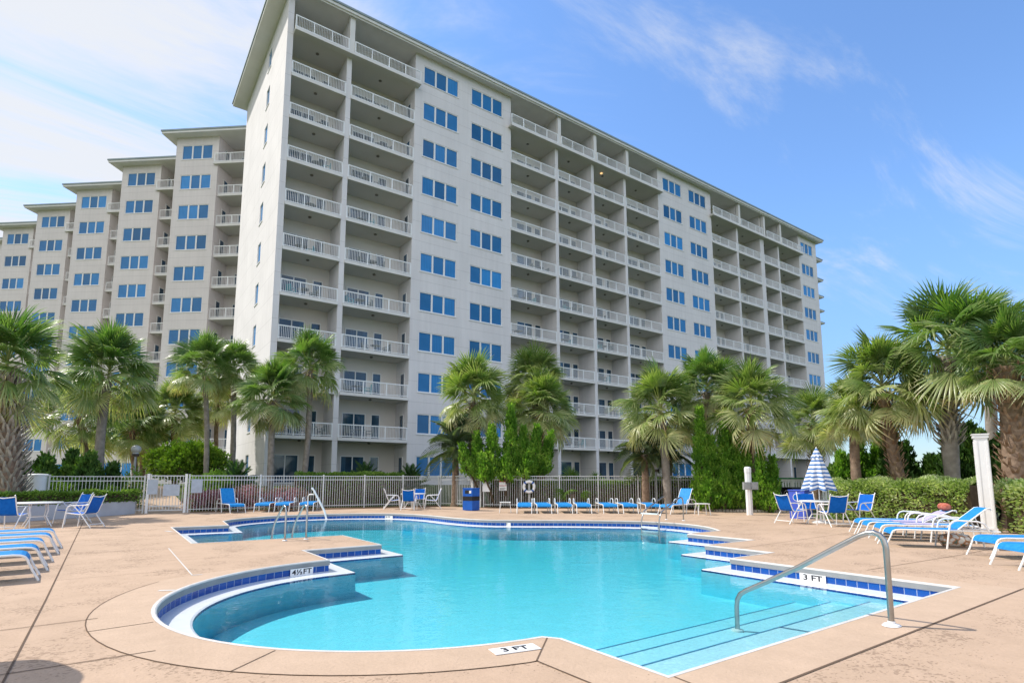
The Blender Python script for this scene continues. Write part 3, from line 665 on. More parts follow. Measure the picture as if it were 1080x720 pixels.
MT['darkleaf'] = leaf_mat('dark evergreen foliage', [(0.0, (0.025, 0.065, 0.015)), (0.6, (0.075, 0.16, 0.03)), (1.0, (0.20, 0.31, 0.07))], 0.55, 0.25, 0.18)
MT['hedge'] = leaf_mat('variegated hedge leaf', [(0.0, (0.10, 0.18, 0.04)), (0.4, (0.27, 0.38, 0.12)), (0.75, (0.48, 0.55, 0.28)), (1.0, (0.68, 0.70, 0.48))], 0.4, 0.4, 0.38)
MT['box'] = leaf_mat('clipped box leaf', [(0.0, (0.06, 0.13, 0.02)), (0.6, (0.17, 0.30, 0.05)), (1.0, (0.33, 0.45, 0.10))], 0.5, 0.3, 0.25)
MT['lime'] = leaf_mat('lime green shrub leaf', [(0.0, (0.06, 0.13, 0.015)), (0.5, (0.15, 0.26, 0.03)), (1.0, (0.28, 0.36, 0.06))], 0.5, 0.3, 0.3)
MT['bloom'] = leaf_mat('mauve flower and leaf', [(0.0, (0.06, 0.09, 0.03)), (0.35, (0.22, 0.14, 0.10)), (0.65, (0.44, 0.18, 0.27)), (1.0, (0.60, 0.32, 0.44))], 0.7, 0.2, 0.2)
MT['bark'] = mat('grey palm bark', (0.21, 0.18, 0.155), 0.9, 0.15, col2=(0.34, 0.30, 0.265), vs=5, bump=0.9, bs=7)
MT['bark_b'] = mat('brown fibrous palm bark', (0.15, 0.10, 0.07), 0.95, 0.1, col2=(0.31, 0.225, 0.165), vs=6, bump=1.0, bs=9)
MT['boot'] = mat('weathered leaf boots', (0.30, 0.26, 0.22), 0.85, 0.15, col2=(0.50, 0.45, 0.39), vs=4)
MT['boot_b'] = mat('rusty leaf boots', (0.22, 0.125, 0.075), 0.9, 0.1, col2=(0.42, 0.30, 0.21), vs=5)
MT['wood'] = mat('shrub stem', (0.10, 0.075, 0.05), 0.9, 0.1, var=0.2, vs=8)

def fan_leaf(rg, Lp, Rb, droop, nseg=30):
    """costapalmate leaf along +x: a petiole and a fan of folded, tapering, drooping segments"""
    V = [(0, 0, 0.012), (0, 0.022, 0), (0, -0.022, 0), (Lp, 0, 0.010), (Lp, 0.012, 0), (Lp, -0.012, 0)]
    F = [(0, 1, 4, 3), (0, 3, 5, 2), (1, 2, 5, 4)]; T = [0.45, 0.45, 0.45]
    spread = R(rg.uniform(100, 125)); st = 2 * spread / nseg
    for i in range(nseg):
        a = -spread + st * (i + 0.5) + rg.uniform(-0.3, 0.3) * st
        ln = Rb * (1.0 - 0.34 * (abs(a) / spread) ** 1.6) * rg.uniform(0.88, 1.06)
        d = (math.cos(a), math.sin(a)); nn = (-d[1], d[0]); cu = droop * rg.uniform(0.7, 1.35)
        def pt(r, wv, lift=0.0):
            q = r / Rb; z = -cu * Rb * q ** 2.3 - 0.18 * Rb * abs(math.sin(a)) ** 2 * q + lift
            sh = 1.0 - 0.22 * cu * q ** 2
            return (Lp + (d[0] * r * sh) + nn[0] * wv, d[1] * r * sh + nn[1] * wv, z)
        wm = ln * 0.50 * math.tan(st / 2) * 0.86
        o = len(V); wm2 = wm * 0.85
        V += [pt(0.04, 0), pt(0.52 * ln, wm, -0.012), pt(0.50 * ln, 0, 0.02), pt(0.52 * ln, -wm, -0.012), pt(0.80 * ln, wm2 * 0.55, -0.006), pt(0.79 * ln, 0, 0.008), pt(0.80 * ln, -wm2 * 0.55, -0.006), pt(ln, 0)]
        F += [(o, o + 2, o + 1, o + 1), (o, o + 3, o + 2, o + 2), (o + 1, o + 2, o + 5, o + 4), (o + 2, o + 3, o + 6, o + 5), (o + 4, o + 5, o + 7, o + 7), (o + 5, o + 6, o + 7, o + 7)]
        tb = rg.uniform(-0.10, 0.12); T += [tb, tb, tb + 0.08, tb + 0.08, tb + 0.30, tb + 0.30]
    return np.array(V), F, np.array(T)
def feather_leaf(rg, Ln, wl, arch, npair=26):
    V = []; F = []; T = []
    pts = [(Ln * q * (1 - 0.25 * arch * q), 0, Ln * (0.35 * q - arch * q * q)) for q in np.linspace(0, 1, npair + 1)]
    for i in range(npair):
        o = len(V); p, q = pts[i], pts[i + 1]; w_ = 0.018 * (1 - i / npair) + 0.004
        V += [(p[0], w_, p[2]), (p[0], -w_, p[2]), (q[0], -w_, q[2]), (q[0], w_, q[2])]; F.append((o, o + 1, o + 2, o + 3)); T.append(0.5)
        if i < 2: continue
        lw = wl * math.sin(math.pi * (0.12 + 0.86 * i / npair)) ** 0.7
        for s in (1, -1):
            o = len(V); ex = lw * 0.55; dz = -lw * rg.uniform(0.15, 0.5)
            V += [(p[0], 0, p[2]), (p[0] + 0.035, s * 0.01, p[2]), (p[0] + ex * 0.6 + 0.02, s * lw * 0.6, p[2] + 0.06 * lw), (p[0] + ex, s * lw, p[2] + dz)]
            F.append((o, o + 1, o + 2, o + 3)[::s]); F.append((o, o + 2, o + 3, o + 3)[::s]); tt = rg.uniform(0, 0.3); T += [tt, tt + 0.05]
    return np.array(V), F, np.array(T)
def split_faces(F, T):
    """quads with a doubled last corner become triangles; everything returned as triangles"""
    A = []; B = []
    for f, t in zip(F, T):
        if f[2] == f[3]: A.append(f[:3]); B.append(t)
        else: A += [(f[0], f[1], f[2]), (f[0], f[2], f[3])]; B += [t, t]
    return A, B
def crown_mesh(seed, nleaf=44, mats=None, young=0.2, size=1.0, name='crown', low=-52, leaf='fan', yellow=0.0):
    rg = random.Random(seed); VV = []; FF = []; TT = []; o = 0
    for i in range(nleaf):
        q = (i + 0.5) / nleaf; az = i * 2.39996 + rg.uniform(-0.35, 0.35)
        el = R(86 - (86 - low) * q ** 0.95 + rg.uniform(-16, 16))
        if leaf == 'fan':
            V, F, T = fan_leaf(rg, rg.uniform(0.72, 1.02) * (0.78 + 0.3 * q), rg.uniform(0.72, 0.95), 0.06 + 0.34 * q + rg.uniform(-0.08, 0.3))
        else: V, F, T = feather_leaf(rg, rg.uniform(0.9, 1.1) * leaf[0], leaf[1], leaf[2] * rg.uniform(0.8, 1.25))
        twist = rg.uniform(-1.0, 1.0)
        mt = Matrix.Rotation(az, 3, 'Z') @ Matrix.Rotation(-el, 3, 'Y') @ Matrix.Rotation(twist, 3, 'X')
        W = V @ np.array(mt).T
        hr = np.hypot(W[:, 0], W[:, 1]); W[:, 2] -= 0.06 * hr ** 2 * (0.5 + q)
        W[:, 2] += 0.42 * (1 - q) - 0.12; W *= size * rg.uniform(0.86, 1.12)
        tri, tt = split_faces(F, T + young * q + max(0, q - 0.72) * 1.1 + rg.uniform(-0.06, 0.10) + yellow)
        VV.append(W); FF += [(a + o, b + o, c + o) for a, b, c in tri]; TT += tt; o += len(V)
    return npmesh(name, np.vstack(VV), FF, mats or MT['palm'], np.clip(TT, 0, 1))
CROWNS = [crown_mesh(s, 64 - (s % 3) * 7, young=0.42, low=-44) for s in (11, 12, 13)]
CROWNS_Y = [crown_mesh(s, 64, MT['palm_y'], 0.40, low=-46) for s in (21, 22, 23)]
CROWN_PINDO = crown_mesh(31, 30, MT['feather'], 0.2, name='crown', low=-40, leaf=(1.7, 0.34, 0.62))
def trunk_mesh(p0, p1, r0, r1, seed, m):
    rg = random.Random(seed); P = []; rr = []; n = 14
    p0 = Vector(p0); p1 = Vector(p1)
    for i in range(n + 1):
        q = i / n; p = p0.lerp(p1, q); bend = math.sin(math.pi * q) * 0.06 * (p1 - p0).length
        p += Vector((math.cos(seed * 1.7), math.sin(seed * 1.7), 0)) * bend * 0.35
        P.append(p); rr.append((r0 * (1 - q) + r1 * q) * (1 + (0.25 if i == 0 else 0)) * rg.uniform(0.94, 1.06))
    mb = MB(); mb.tube(P, rr, 12); return mb.mesh('trunk', m, True), P, rr
def boots_mesh(P, rr, q0, q1, dens, ln, wd, seed, m, out=0.55):
    """old leaf bases: split wedges in a criss-cross spiral up the trunk"""
    rg = random.Random(seed); mb = MB(); n = len(P) - 1; tot = int(dens * (q1 - q0) * 60)
    for i in range(tot):
        q = q0 + (q1 - q0) * i / tot; j = min(int(q * n), n - 1); f = q * n - j; c = P[j].lerp(P[j + 1], f); r = rr[j] * (1 - f) + rr[j + 1] * f
        az = i * 2.39996 * 1.0 + rg.uniform(-0.1, 0.1); d = Vector((math.cos(az), math.sin(az), 0)); s = Vector((-d.y, d.x, 0))
        for sd in (-1, 1):                       # each boot splits in two prongs
            a = c + d * (r * 0.9) + s * sd * wd * 0.1; e = c + d * (r + ln * out * rg.uniform(0.8, 1.2)) + s * sd * wd * rg.uniform(0.7, 1.1) + Vector((0, 0, ln * rg.uniform(0.8, 1.1)))
            mid = a.lerp(e, 0.55) + d * ln * 0.05; t = s * wd * 0.30; u = d * 0.03
            o = [a - t, a + t, mid - t * 0.8 + u, mid + t * 0.8 + u, e - t * 0.5 + u, e + t * 0.5 + u]; b_ = [p - d * 0.035 - Vector((0, 0, 0.02)) for p in o]
            mb.add(o + b_, [(0, 1, 3, 2), (2, 3, 5, 4), (6, 8, 9, 7), (8, 10, 11, 9), (0, 2, 8, 6), (1, 7, 9, 3), (2, 4, 10, 8), (3, 9, 11, 5), (4, 5, 11, 10)])
    return mb.mesh('leaf_boots', m)
def palm(base, top, Rc, tw, seed, label, group, crown, bark='bark', boots=(0.78, 1.0, 0.9, 0.26, 0.09, 'boot_b'), z0=-0.03, flare=1.0):
    root = thing('palm_tree', label, 'palm', (base[0], base[1], z0), 0, group)
    tp = Vector((top[0] - base[0], top[1] - base[1], top[2] - z0)); ck = Rc / 1.50
    me, P, rr = trunk_mesh((0, 0, 0), tp - Vector((0, 0, 0.35 * ck)), tw / 2, tw / 2 * 0.92 * flare, seed, MT[bark]); link('trunk', me, root)
    link('leaf_boots', boots_mesh(P, rr, boots[0], boots[1], boots[2], boots[3], boots[4], seed, MT[boots[5]]), root)
    o = link('crown', crown, root, tp - Vector((0, 0, 0.25 * ck))); o.scale = (ck, ck, ck); o.rotation_euler = (0, 0, seed * 1.3)
    return root
GL = 'palms beyond the left fence'; GR = 'palms at the right of the pool'; GM = 'palms in front of the block'
lat = (0.0, 0.99, 3.4, 0.42, 0.17, 'boot')
palm((-2.82, 27.76), (-3.51, 28.25, 6.0), 2.25, 0.66, 1, 'thick palm with a grey lattice of leaf boots, leaning at the left edge', GL, CROWNS[0], 'bark_b', lat, flare=1.25)
palm((-0.34, 33.36), (-0.43, 33.42, 6.85), 2.35, 0.42, 2, 'full headed palm on a straight grey trunk left of the left globe lamp', GL, CROWNS[1])
palm((1.42, 43.15), (0.93, 43.5, 4.97), 2.05, 0.38, 3, 'small shaded palm behind the left globe lamp', GL, CROWNS[2], 'bark_b')
palm((-0.81, 38.6), (-1.62, 39.18, 5.27), 2.2, 0.4, 4, 'dark drooping palm half hidden between the two large left palms', GL, CROWNS[0], 'bark_b')
palm((1.91, 45.25), (1.65, 45.44, 4.64), 1.95, 0.35, 5, 'brown trunked palm just right of the left globe lamp', GL, CROWNS[1], 'bark_b')
palm((3.68, 44.0), (3.29, 44.28, 6.13), 2.15, 0.38, 6, 'palm rising behind the round lime bush', GL, CROWNS_Y[2], 'bark_b')
palm((4.55, 37.25), (4.12, 37.55, 8.32), 1.85, 0.3, 7, 'tall thin palm in front of the round lime bush, left of its tall twin', GL, CROWNS[2])
palm((6.16, 38.56), (5.9, 38.74, 8.55), 1.9, 0.34, 8, 'tall dark trunked palm close against the white end wall', GL, CROWNS[0])
palm((6.17, 43.45), (5.77, 43.74, 7.06), 1.7, 0.3, 9, 'slim brown palm between the two tall left palms', GL, CROWNS_Y[0], 'bark_b')
palm((7.43, 33.98), (7.3, 34.06, 6.33), 2.15, 0.36, 10, 'mid height palm standing at the corner of the block', GM, CROWNS[1])
palm((9.24, 34.53), (9.4, 34.42, 8.42), 2.05, 0.34, 11, 'tall leaning palm in front of the first column of balconies', GM, CROWNS[2])
palm((16.95, 27.2), (16.76, 27.35, 6.35), 2.35, 0.72, 12, 'stout palm above the left side of the juniper clump by the bin', GM, CROWNS_Y[1], 'bark_b', (0.45, 1.0, 2.0, 0.3, 0.13, 'boot'))
palm((20.65, 26.0), (20.67, 25.98, 5.85), 2.3, 0.5, 13, 'yellowing round headed palm over the right of the juniper clump', GM, CROWNS_Y[0], 'bark_b')
palm((20.9, 27.5), (21.15, 27.3, 7.8), 2.0, 0.4, 14, 'higher palm peeping over the yellowing one beside the stout palm', GM, CROWNS_Y[2])
palm((22.15, 18.1), (22.0, 18.22, 5.05), 2.2, 0.40, 15, 'palm with a slender grey trunk behind the far loungers', GR, CROWNS_Y[1])
palm((24.12, 14.76), (24.16, 14.73, 5.15), 2.1, 0.4, 16, 'broad palm spreading over the tall junipers', GR, CROWNS_Y[0], 'bark_b')
palm((24.06, 17.25), (24.23, 17.14, 6.21), 1.9, 0.4, 17, 'palm crown standing up behind the broad palm by the junipers', GR, CROWNS[1])
palm((30.41, 15.2), (30.58, 15.07, 4.64), 1.75, 0.55, 18, 'short shaggy trunked palm behind the striped umbrella', GR, CROWNS_Y[2], 'bark_b', (0.3, 1.0, 1.8, 0.3, 0.13, 'boot_b'))
palm((22.92, 8.25), (22.47, 8.57, 4.95), 1.9, 0.42, 19, 'palm with a rusty leaning trunk behind the right hedge, left of the lattice trunk', GR, CROWNS_Y[1], 'bark_b', (0.25, 1.0, 1.6, 0.22, 0.11, 'boot_b'))
palm((23.08, 6.91), (23.29, 6.76, 6.15), 2.3, 0.42, 20, 'palm with a pale lattice of boots flaring under its crown, right of the umbrella', GR, CROWNS[0], 'bark', (0.45, 0.98, 3.6, 0.34, 0.15, 'boot'), flare=1.35)
palm((22.04, 5.19), (22.27, 5.03, 5.2), 1.5, 0.62, 21, 'thick brown trunked palm behind the tall white post', GR, CROWNS[2], 'bark_b', (0.1, 1.0, 1.8, 0.26, 0.14, 'boot_b'), flare=1.1)
palm((27.77, 7.26), (28.29, 6.89, 7.3), 1.7, 0.4, 22, 'tallest palm at the right, fanning out behind the lattice trunk', GR, CROWNS[1])
palm((22.64, 9.68), (22.66, 9.66, 4.11), 1.25, 0.36, 23, 'low palm with hanging yellow fronds left of the right cluster', GR, CROWNS_Y[2], 'bark_b')
for (x, y, z, s, lb) in ((15.35, 27.0, 3.1, 1.3, 'drooping feather palm left of the juniper clump'), (21.9, 19.3, 2.7, 1.1, 'drooping feather palm behind the slender grey palm trunk'), (24.2, 19.6, 2.9, 1.1, 'grey green feather palm between the slender trunk and the tall junipers')):
    root = thing('feather_palm', lb, 'palm', (x, y, -0.02), 0, 'feather palms behind the fence')
    me, P, rr = trunk_mesh((0, 0, 0), (0, 0, z), 0.2, 0.17, int(x), MT['bark_b']); link('trunk', me, root); o = link('crown', CROWN_PINDO, root, (0, 0, z)); o.scale = (s, s, s); o.rotation_euler = (0, 0, x)
SAGO = crown_mesh(41, 34, MT['sago'], 0.2, name='fronds', low=-18, leaf=(1.25, 0.20, 0.42))
PALMETTO = crown_mesh(42, 22, MT['lime'], 0.2, name='fronds', low=5, leaf='fan')
for (x, y, s, lb, me) in ((5.55, 33.2, 1.15, 'bright green sago palm below the end wall', SAGO), (12.3, 32.2, 1.15, 'dark sago palm behind the middle table, the left of a pair', SAGO), (14.6, 31.0, 1.2, 'dark sago palm behind the middle table, the right of a pair', SAGO),
                          (19.8, 22.4, 0.8, 'fan leaved palmetto right of the juniper clump', PALMETTO), (21.2, 22.0, 0.65, 'smaller palmetto beside the larger one right of the juniper clump', PALMETTO)):
    root = thing('sago_plant' if me is SAGO else 'palmetto', lb, 'plant', (x, y, -0.02 if y < 31.5 else 0.15), 0, None)
    mb = MB(); mb.tube([(0, 0, 0), (0, 0, 0.45), (0, 0, 0.85 if me is SAGO else 0.7)], [0.2, 0.2, 0.14], 8); mb.build('trunk', MT['bark_b'], root)
    o = link('fronds', me, root, (0, 0, 0.85 if me is SAGO else 0.7)); o.scale = (s, s, s); o.rotation_euler = (0, 0, x)

# leafy shrubs: many small folded leaves spread through the volume
def leaf_cloud(P, Nn, ln, wd, rg, tint, m, name='foliage', up=0.25, jit=0.7):
    """P positions, Nn outward directions; a small diamond leaf at each"""
    n = len(P); d = Nn + rg.normal(0, jit, (n, 3)) * 0.6; d[:, 2] += up; d /= np.linalg.norm(d, axis=1)[:, None]
    s = np.cross(d, rg.normal(0, 1, (n, 3))); s /= np.linalg.norm(s, axis=1)[:, None] + 1e-9
    l = ln * rg.uniform(0.7, 1.3, n)[:, None]; w_ = wd * rg.uniform(0.7, 1.3, n)[:, None]; u = np.cross(s, d)
    V = np.stack([P, P + d * l * 0.5 + s * w_ * 0.5 + u * w_ * 0.15, P + d * l, P + d * l * 0.5 - s * w_ * 0.5 + u * w_ * 0.15], 1).reshape(-1, 3)
    return npmesh(name, V, np.arange(4 * n).reshape(-1, 4), m, np.clip(tint, 0, 1))
def blob_noise(P, seed, f):
    r = np.random.default_rng(seed); out = np.zeros(len(P))
    for k in range(5):
        v = r.normal(0, 1, 3) * f * (1 + 0.5 * k); out += np.sin(P @ v + r.uniform(0, 6.28)) / (1 + 0.4 * k)
    return out / 2.2
def hedge(name, label, pts, wd, z0, h, m, n, ln=0.10, seed=1, rnd_top=0.3, lump=0.08, group=None, cat='hedge'):
    """a clipped hedge along a line of ground points"""
    root = thing(name, label, cat, (pts[0][0], pts[0][1], z0), 0, group); rg = np.random.default_rng(seed)
    q = [Vector((p[0] - pts[0][0], p[1] - pts[0][1], 0)) for p in pts]; seg = [(q[i + 1] - q[i]).length for i in range(len(q) - 1)]; tot = sum(seg)
    P = np.zeros((n, 3)); Nn = np.zeros((n, 3))
    for i in range(n):
        s = rg.uniform(0, tot); k = 0
        while k < len(seg) - 1 and s > seg[k]: s -= seg[k]; k += 1
        t = (q[k + 1] - q[k]).normalized(); nr = Vector((-t.y, t.x, 0)); c = q[k] + t * s
        a = rg.uniform(-0.15, 1.15) * math.pi; e = 2.0 / (2.0 + 4 * (1 - rnd_top)) * 1.0
        cx = math.copysign(abs(math.cos(a)) ** e, math.cos(a)) * wd / 2; cz = h * 0.5 + math.copysign(abs(math.sin(a)) ** e, math.sin(a)) * h * 0.5
        if a < 0 or a > math.pi: cz = rg.uniform(0, h * 0.6)
        p = c + nr * cx; P[i] = (p.x, p.y, max(0.02, cz)); o = nr * math.cos(a) + Vector((0, 0, max(0, math.sin(a)))); Nn[i] = o
    b = blob_noise(P, seed, 3.0); ns = Nn / (np.linalg.norm(Nn, axis=1)[:, None] + 1e-6); P += ns * (b * lump + rg.normal(0, 0.03, n) - 0.05)[:, None]; P[:, 2] = np.maximum(P[:, 2], 0.01)
    link('foliage', leaf_cloud(P, ns, ln, ln * 0.55, rg, (0.58 if m is MT['hedge'] else 0.46) + 0.22 * b + rg.normal(0, 0.2, n), m), root)
    mb = MB()
    for k in range(len(q) - 1): mb.bar(q[k] + Vector((0, 0, h * 0.45)), q[k + 1] + Vector((0, 0, h * 0.45)), wd * 0.72, h * 0.86)
    mb.build('stems', MT['wood'], root); return root
def shrub(name, label, loc, lobes, m, dens, ln, seed, group=None, up=0.5, cat='shrub', flame=True, asp=0.5):
    """lobes: (dx, dy, z0, height, radius, lean_x, lean_y): flame or round masses on stems"""
    root = thing(name, label, cat, loc, 0, group); rg = np.random.default_rng(seed); PP = []; NN = []; TT = []; st = MB()
    for (dx, dy, z0, h, r, lx, ly) in lobes:
        n = int(dens * h * r * 2.1); t = rg.uniform(0, 1, n) ** 0.85; a = rg.uniform(0, 2 * math.pi, n)
        prof = (np.minimum(1, t / 0.12) ** 0.5 * (1 - t) ** 0.85 * (1 + 0.28 * np.sin(t * h * 9 + a * 2 + dx * 7)) + 0.02) if flame else np.sqrt(np.clip(1 - (2 * t - 1) ** 2, 0.02, 1))
        P = np.stack([np.cos(a) * prof * r, np.sin(a) * prof * r, t * h], 1)
        dep = 1.05 - np.abs(rg.normal(0, 0.24, n)); b = blob_noise(P + np.array([dx, dy, 0]), seed, 3.4 / max(r, 0.35)); k = dep * (1 + 0.30 * b)
        P[:, 0] *= k; P[:, 1] *= k
        if not flame: P[:, 2] = h / 2 + (P[:, 2] - h / 2) * k
        Nn = np.stack([np.cos(a) * 0.8, np.sin(a) * 0.8, np.full(n, 0.5 if flame else 0.0) + (0 if flame else 1) * (2 * t - 1)], 1)
        P += np.array([dx, dy, z0]) + np.stack([lx * t, ly * t, t * 0], 1)
        if flame:                                # each sample becomes a small upward plume of scale leaves
            k_ = 7; m0 = max(8, n // k_); P = P[:m0]; Nn = Nn[:m0]
            ax_ = Nn * 0.45 + rg.normal(0, 0.18, (m0, 3)); ax_[:, 2] += 0.75; ax_ /= np.linalg.norm(ax_, axis=1)[:, None]
            q_ = np.tile(np.linspace(0, 1, k_), m0)[:, None]; ln_ = np.repeat(rg.uniform(0.14, 0.34, m0), k_)[:, None]
            P = np.repeat(P, k_, 0) + np.repeat(ax_, k_, 0) * q_ * ln_ + rg.normal(0, 0.03, (m0 * k_, 3)) * (1.15 - q_); Nn = np.repeat(ax_, k_, 0); TT.append(np.repeat(rg.normal(0, 0.17, m0), k_))
        else: TT.append(rg.normal(0, 0.16, n))
        PP.append(P); NN.append(Nn)
        st.tube([(dx * 0.5, dy * 0.5, 0), (dx, dy, z0 + h * 0.2), (dx + lx * 0.7, dy + ly * 0.7, z0 + h * 0.75)], [0.07, 0.055, 0.02], 6)
        if r > 0.3:                              # a dense twiggy heart
            st.tube([(dx + lx * q * 0.9, dy + ly * q * 0.9, z0 + h * q) for q in (0.08, 0.3, 0.6, 0.82)], [r * 0.30, r * 0.36, r * 0.18, r * 0.04], 8)
    P = np.vstack(PP); Nn = np.vstack(NN); b = blob_noise(P, seed + 5, 2.2)
    link('foliage', leaf_cloud(P, Nn, ln, ln * asp, rg, 0.46 + 0.28 * b + np.concatenate(TT), m, up=up), root); st.build('stems', MT['wood'], root); return root
def lobes(rg, n, w, d, h0, h1, r0, r1, lean=0.2):
    out = []
    for i in range(n):
        q = (i + 0.5) / n * 2 - 1; h = rg.uniform(h0, h1) * (1 - 0.25 * abs(q)); out.append((q * w / 2, rg.uniform(-d / 2, d / 2), rg.uniform(0.0, 0.25), h, rg.uniform(r0, r1), q * lean + rg.uniform(-0.1, 0.1), rg.uniform(-0.1, 0.1)))
    return out
def rot_l(L, a):
    c, s = math.cos(a), math.sin(a); return [(x * c - y * s, x * s + y * c, z, h, r, lx * c - ly * s, lx * s + ly * c) for x, y, z, h, r, lx, ly in L]
VA = R(54.6 - 90)                                # across the view
rg = random.Random(8)
JL = [(-1.75, 0, .5, 1.7, .36, -.45, 0), (-1.2, .1, .3, 2.6, .42, -.25, 0), (-0.55, -.1, .3, 3.0, .46, -.1, 0), (0.3, 0, .3, 4.2, .46, .05, .1), (0.8, .1, .6, 2.6, .40, .2, 0), (1.35, -.1, .4, 2.9, .44, .35, 0), (1.9, .1, .5, 2.4, .40, .5, 0), (1.0, -.35, .3, 1.5, .46, .3, 0), (-.9, -.4, .2, 1.4, .46, -.2, 0), (0.1, -.4, .2, 1.4, .46, 0, 0)]
shrub('juniper', 'clump of bright flame shaped junipers behind the fence by the blue bin', (16.95, 24.55, -0.02), rot_l([(x * 1.05, y, z + 1.05, h * 0.92, r * 1.0, lx, ly) for x, y, z, h, r, lx, ly in JL], VA), MT['juniper'], 2300, 0.13, 3)
JR = [(-.85, 0, .05, 4.5, .36, .05, 0), (-.3, .05, .1, 3.1, .40, 0, 0), (.2, -.05, .1, 3.7, .42, .05, 0), (.62, .05, .1, 4.0, .44, .12, 0), (1.05, 0, .05, 2.7, .40, .2, 0), (-.6, -.35, .05, 1.5, .50, -.1, 0), (.0, -.4, .05, 1.6, .52, 0, 0), (.65, -.35, .05, 1.9, .52, .1, 0)]
shrub('juniper', 'tall dense juniper clump beside the short white post', (22.75, 15.6, 0), rot_l([(x, y, z, h, r, lx, ly) for x, y, z, h, r, lx, ly in JR], VA), MT['juniper'], 2300, 0.12, 4)
shrub('juniper', 'narrow juniper pair just right of the short white post', (23.7, 13.9, 0), rot_l([(-.25, 0, .05, 2.55, .34, .05, 0), (.25, .1, .05, 2.2, .32, .1, 0), (0, -.2, 0, 1.2, .38, 0, 0)], VA), MT['juniper'], 2300, 0.12, 5)
shrub('juniper', 'feathery green juniper between the umbrella and the right palms', (24.6, 10.1, 0), rot_l([(-.9, 0, .1, 2.2, .4, -.2, 0), (-.35, .1, .2, 2.6, .45, .1, 0), (.2, 0, .1, 2.7, .45, .25, 0), (.6, .2, .1, 2.1, .5, .3, 0), (-.1, -.3, 0, 1.5, .6, 0, 0)], VA), MT['juniper'], 2000, 0.13, 6)
shrub('evergreen_tree', 'dark spreading evergreen behind the rusty trunked palm', (25.6, 9.0, 0), rot_l(lobes(rg, 6, 3.2, 1.4, 2.2, 3.3, .6, .85, .5), VA), MT['darkleaf'], 800, 0.2, 7, cat='tree')
shrub('evergreen_tree', 'dark evergreen mass between the lattice trunk and the tall white post', (26.8, 7.0, 0), rot_l(lobes(rg, 5, 2.4, 1.2, 2.8, 3.6, .6, .8, .3), VA), MT['darkleaf'], 800, 0.2, 8, cat='tree')
shrub('evergreen_shrub', 'black green shrub mass behind the round white pillar', (-2.1, 31.6, 0), rot_l(lobes(rg, 8, 3.6, 1.4, 2.0, 2.8, .6, .85, .3), VA), MT['darkleaf'], 900, 0.19, 9)
shrub('evergreen_shrub', 'dark shrub left of the straight grey palm trunk', (-0.75, 32.6, 0), rot_l(lobes(rg, 5, 1.9, 1.0, 1.6, 2.5, .5, .7, .2), VA), MT['darkleaf'], 900, 0.18, 10)
shrub('evergreen_shrub', 'dark shrub at the left edge below the lattice palm', (-5.4, 32.0, 0), rot_l(lobes(rg, 5, 2.6, 1.0, 2.0, 2.9, .6, .8, .2), VA), MT['darkleaf'], 800, 0.2, 11)
shrub('round_bush', 'large rounded lime green bush in front of the end wall', (3.7, 39.2, 1.3), rot_l([(-1.3, 0, .2, 1.7, 1.0, 0, 0), (-.3, .2, .5, 1.8, 1.1, 0, 0), (.7, 0, .5, 1.8, 1.1, 0, 0), (1.6, .1, .2, 1.5, .9, 0, 0), (.1, -.5, .1, 1.4, 1.2, 0, 0)], VA), MT['lime'], 560, 0.2, 12, flame=False, asp=0.6)
for i, (x, y, h, lb) in enumerate(((3.9, 30.3, .85, 'mauve flowering shrub behind the fence right of the left gate'), (5.4, 29.9, 1.0, 'mauve flowering shrub behind the raised blue lounger'), (7.2, 29.8, .95, 'pink tinged shrub behind the three flat left loungers'))):
    shrub('flowering_shrub', lb, (x, y, 0), rot_l([(-.6, 0, 0, h, .55, 0, 0), (0, .1, 0, h * 1.1, .6, 0, 0), (.6, 0, 0, h, .55, 0, 0)], VA), MT['bloom'], 900, 0.10, 20 + i, 'flowering shrubs behind the fence', flame=False)
shrub('green_bush', 'pale green bush seen through the fence left of the left gate', (-0.7, 31.5, 0), rot_l([(-.8, 0, 0, 1.0, .6, 0, 0), (0, .2, 0, 1.25, .6, 0, 0), (.7, 0, 0, 1.1, .55, 0, 0)], VA), MT['lime'], 700, 0.13, 24, flame=False)
shrub('green_bush', 'pale green bush behind the right post of the left gate', (4.7, 33.6, 0), rot_l([(-.4, 0, 0, 1.5, .7, 0, 0), (.4, .2, 0, 1.6, .7, 0, 0)], VA), MT['lime'], 600, 0.15, 25, flame=False)
shrub('green_bush', 'yellow green bush behind the low fence left of the straight grey palm', (-2.3, 30.2, 0), rot_l([(-.7, 0, 0, 1.2, .6, 0, 0), (0, .2, 0, 1.45, .65, 0, 0), (.7, 0, 0, 1.3, .55, 0, 0)], VA), MT['lime'], 700, 0.13, 26, flame=False)
shrub('green_bush', 'low green bush between the straight grey palm and the left globe lamp', (0.5, 32.4, 0), rot_l([(-.5, 0, 0, 1.5, .6, 0, 0), (.3, .2, 0, 1.7, .6, 0, 0)], VA), MT['box'], 700, 0.13, 27, flame=False)
shrub('green_bush', 'broad green bush under the tall twin palms', (5.2, 35.2, 0.2), rot_l([(-1.0, 0, 0, 1.5, .8, 0, 0), (0, .2, 0, 1.7, .9, 0, 0), (1.0, 0, 0, 1.5, .8, 0, 0)], VA), MT['box'], 600, 0.15, 28, flame=False)
hedge('hedge', 'long clipped hedge at the foot of the first balconies', [(8.0, 31.0), (13.8, 30.5)], 1.2, -0.02, 1.78, MT['box'], 9000, 0.12, 31)
hedge('hedge', 'low green hedge behind the flat far loungers', [(16.8, 25.6), (22.2, 20.6)], 0.9, -0.02, 1.35, MT['lime'], 6500, 0.13, 32)
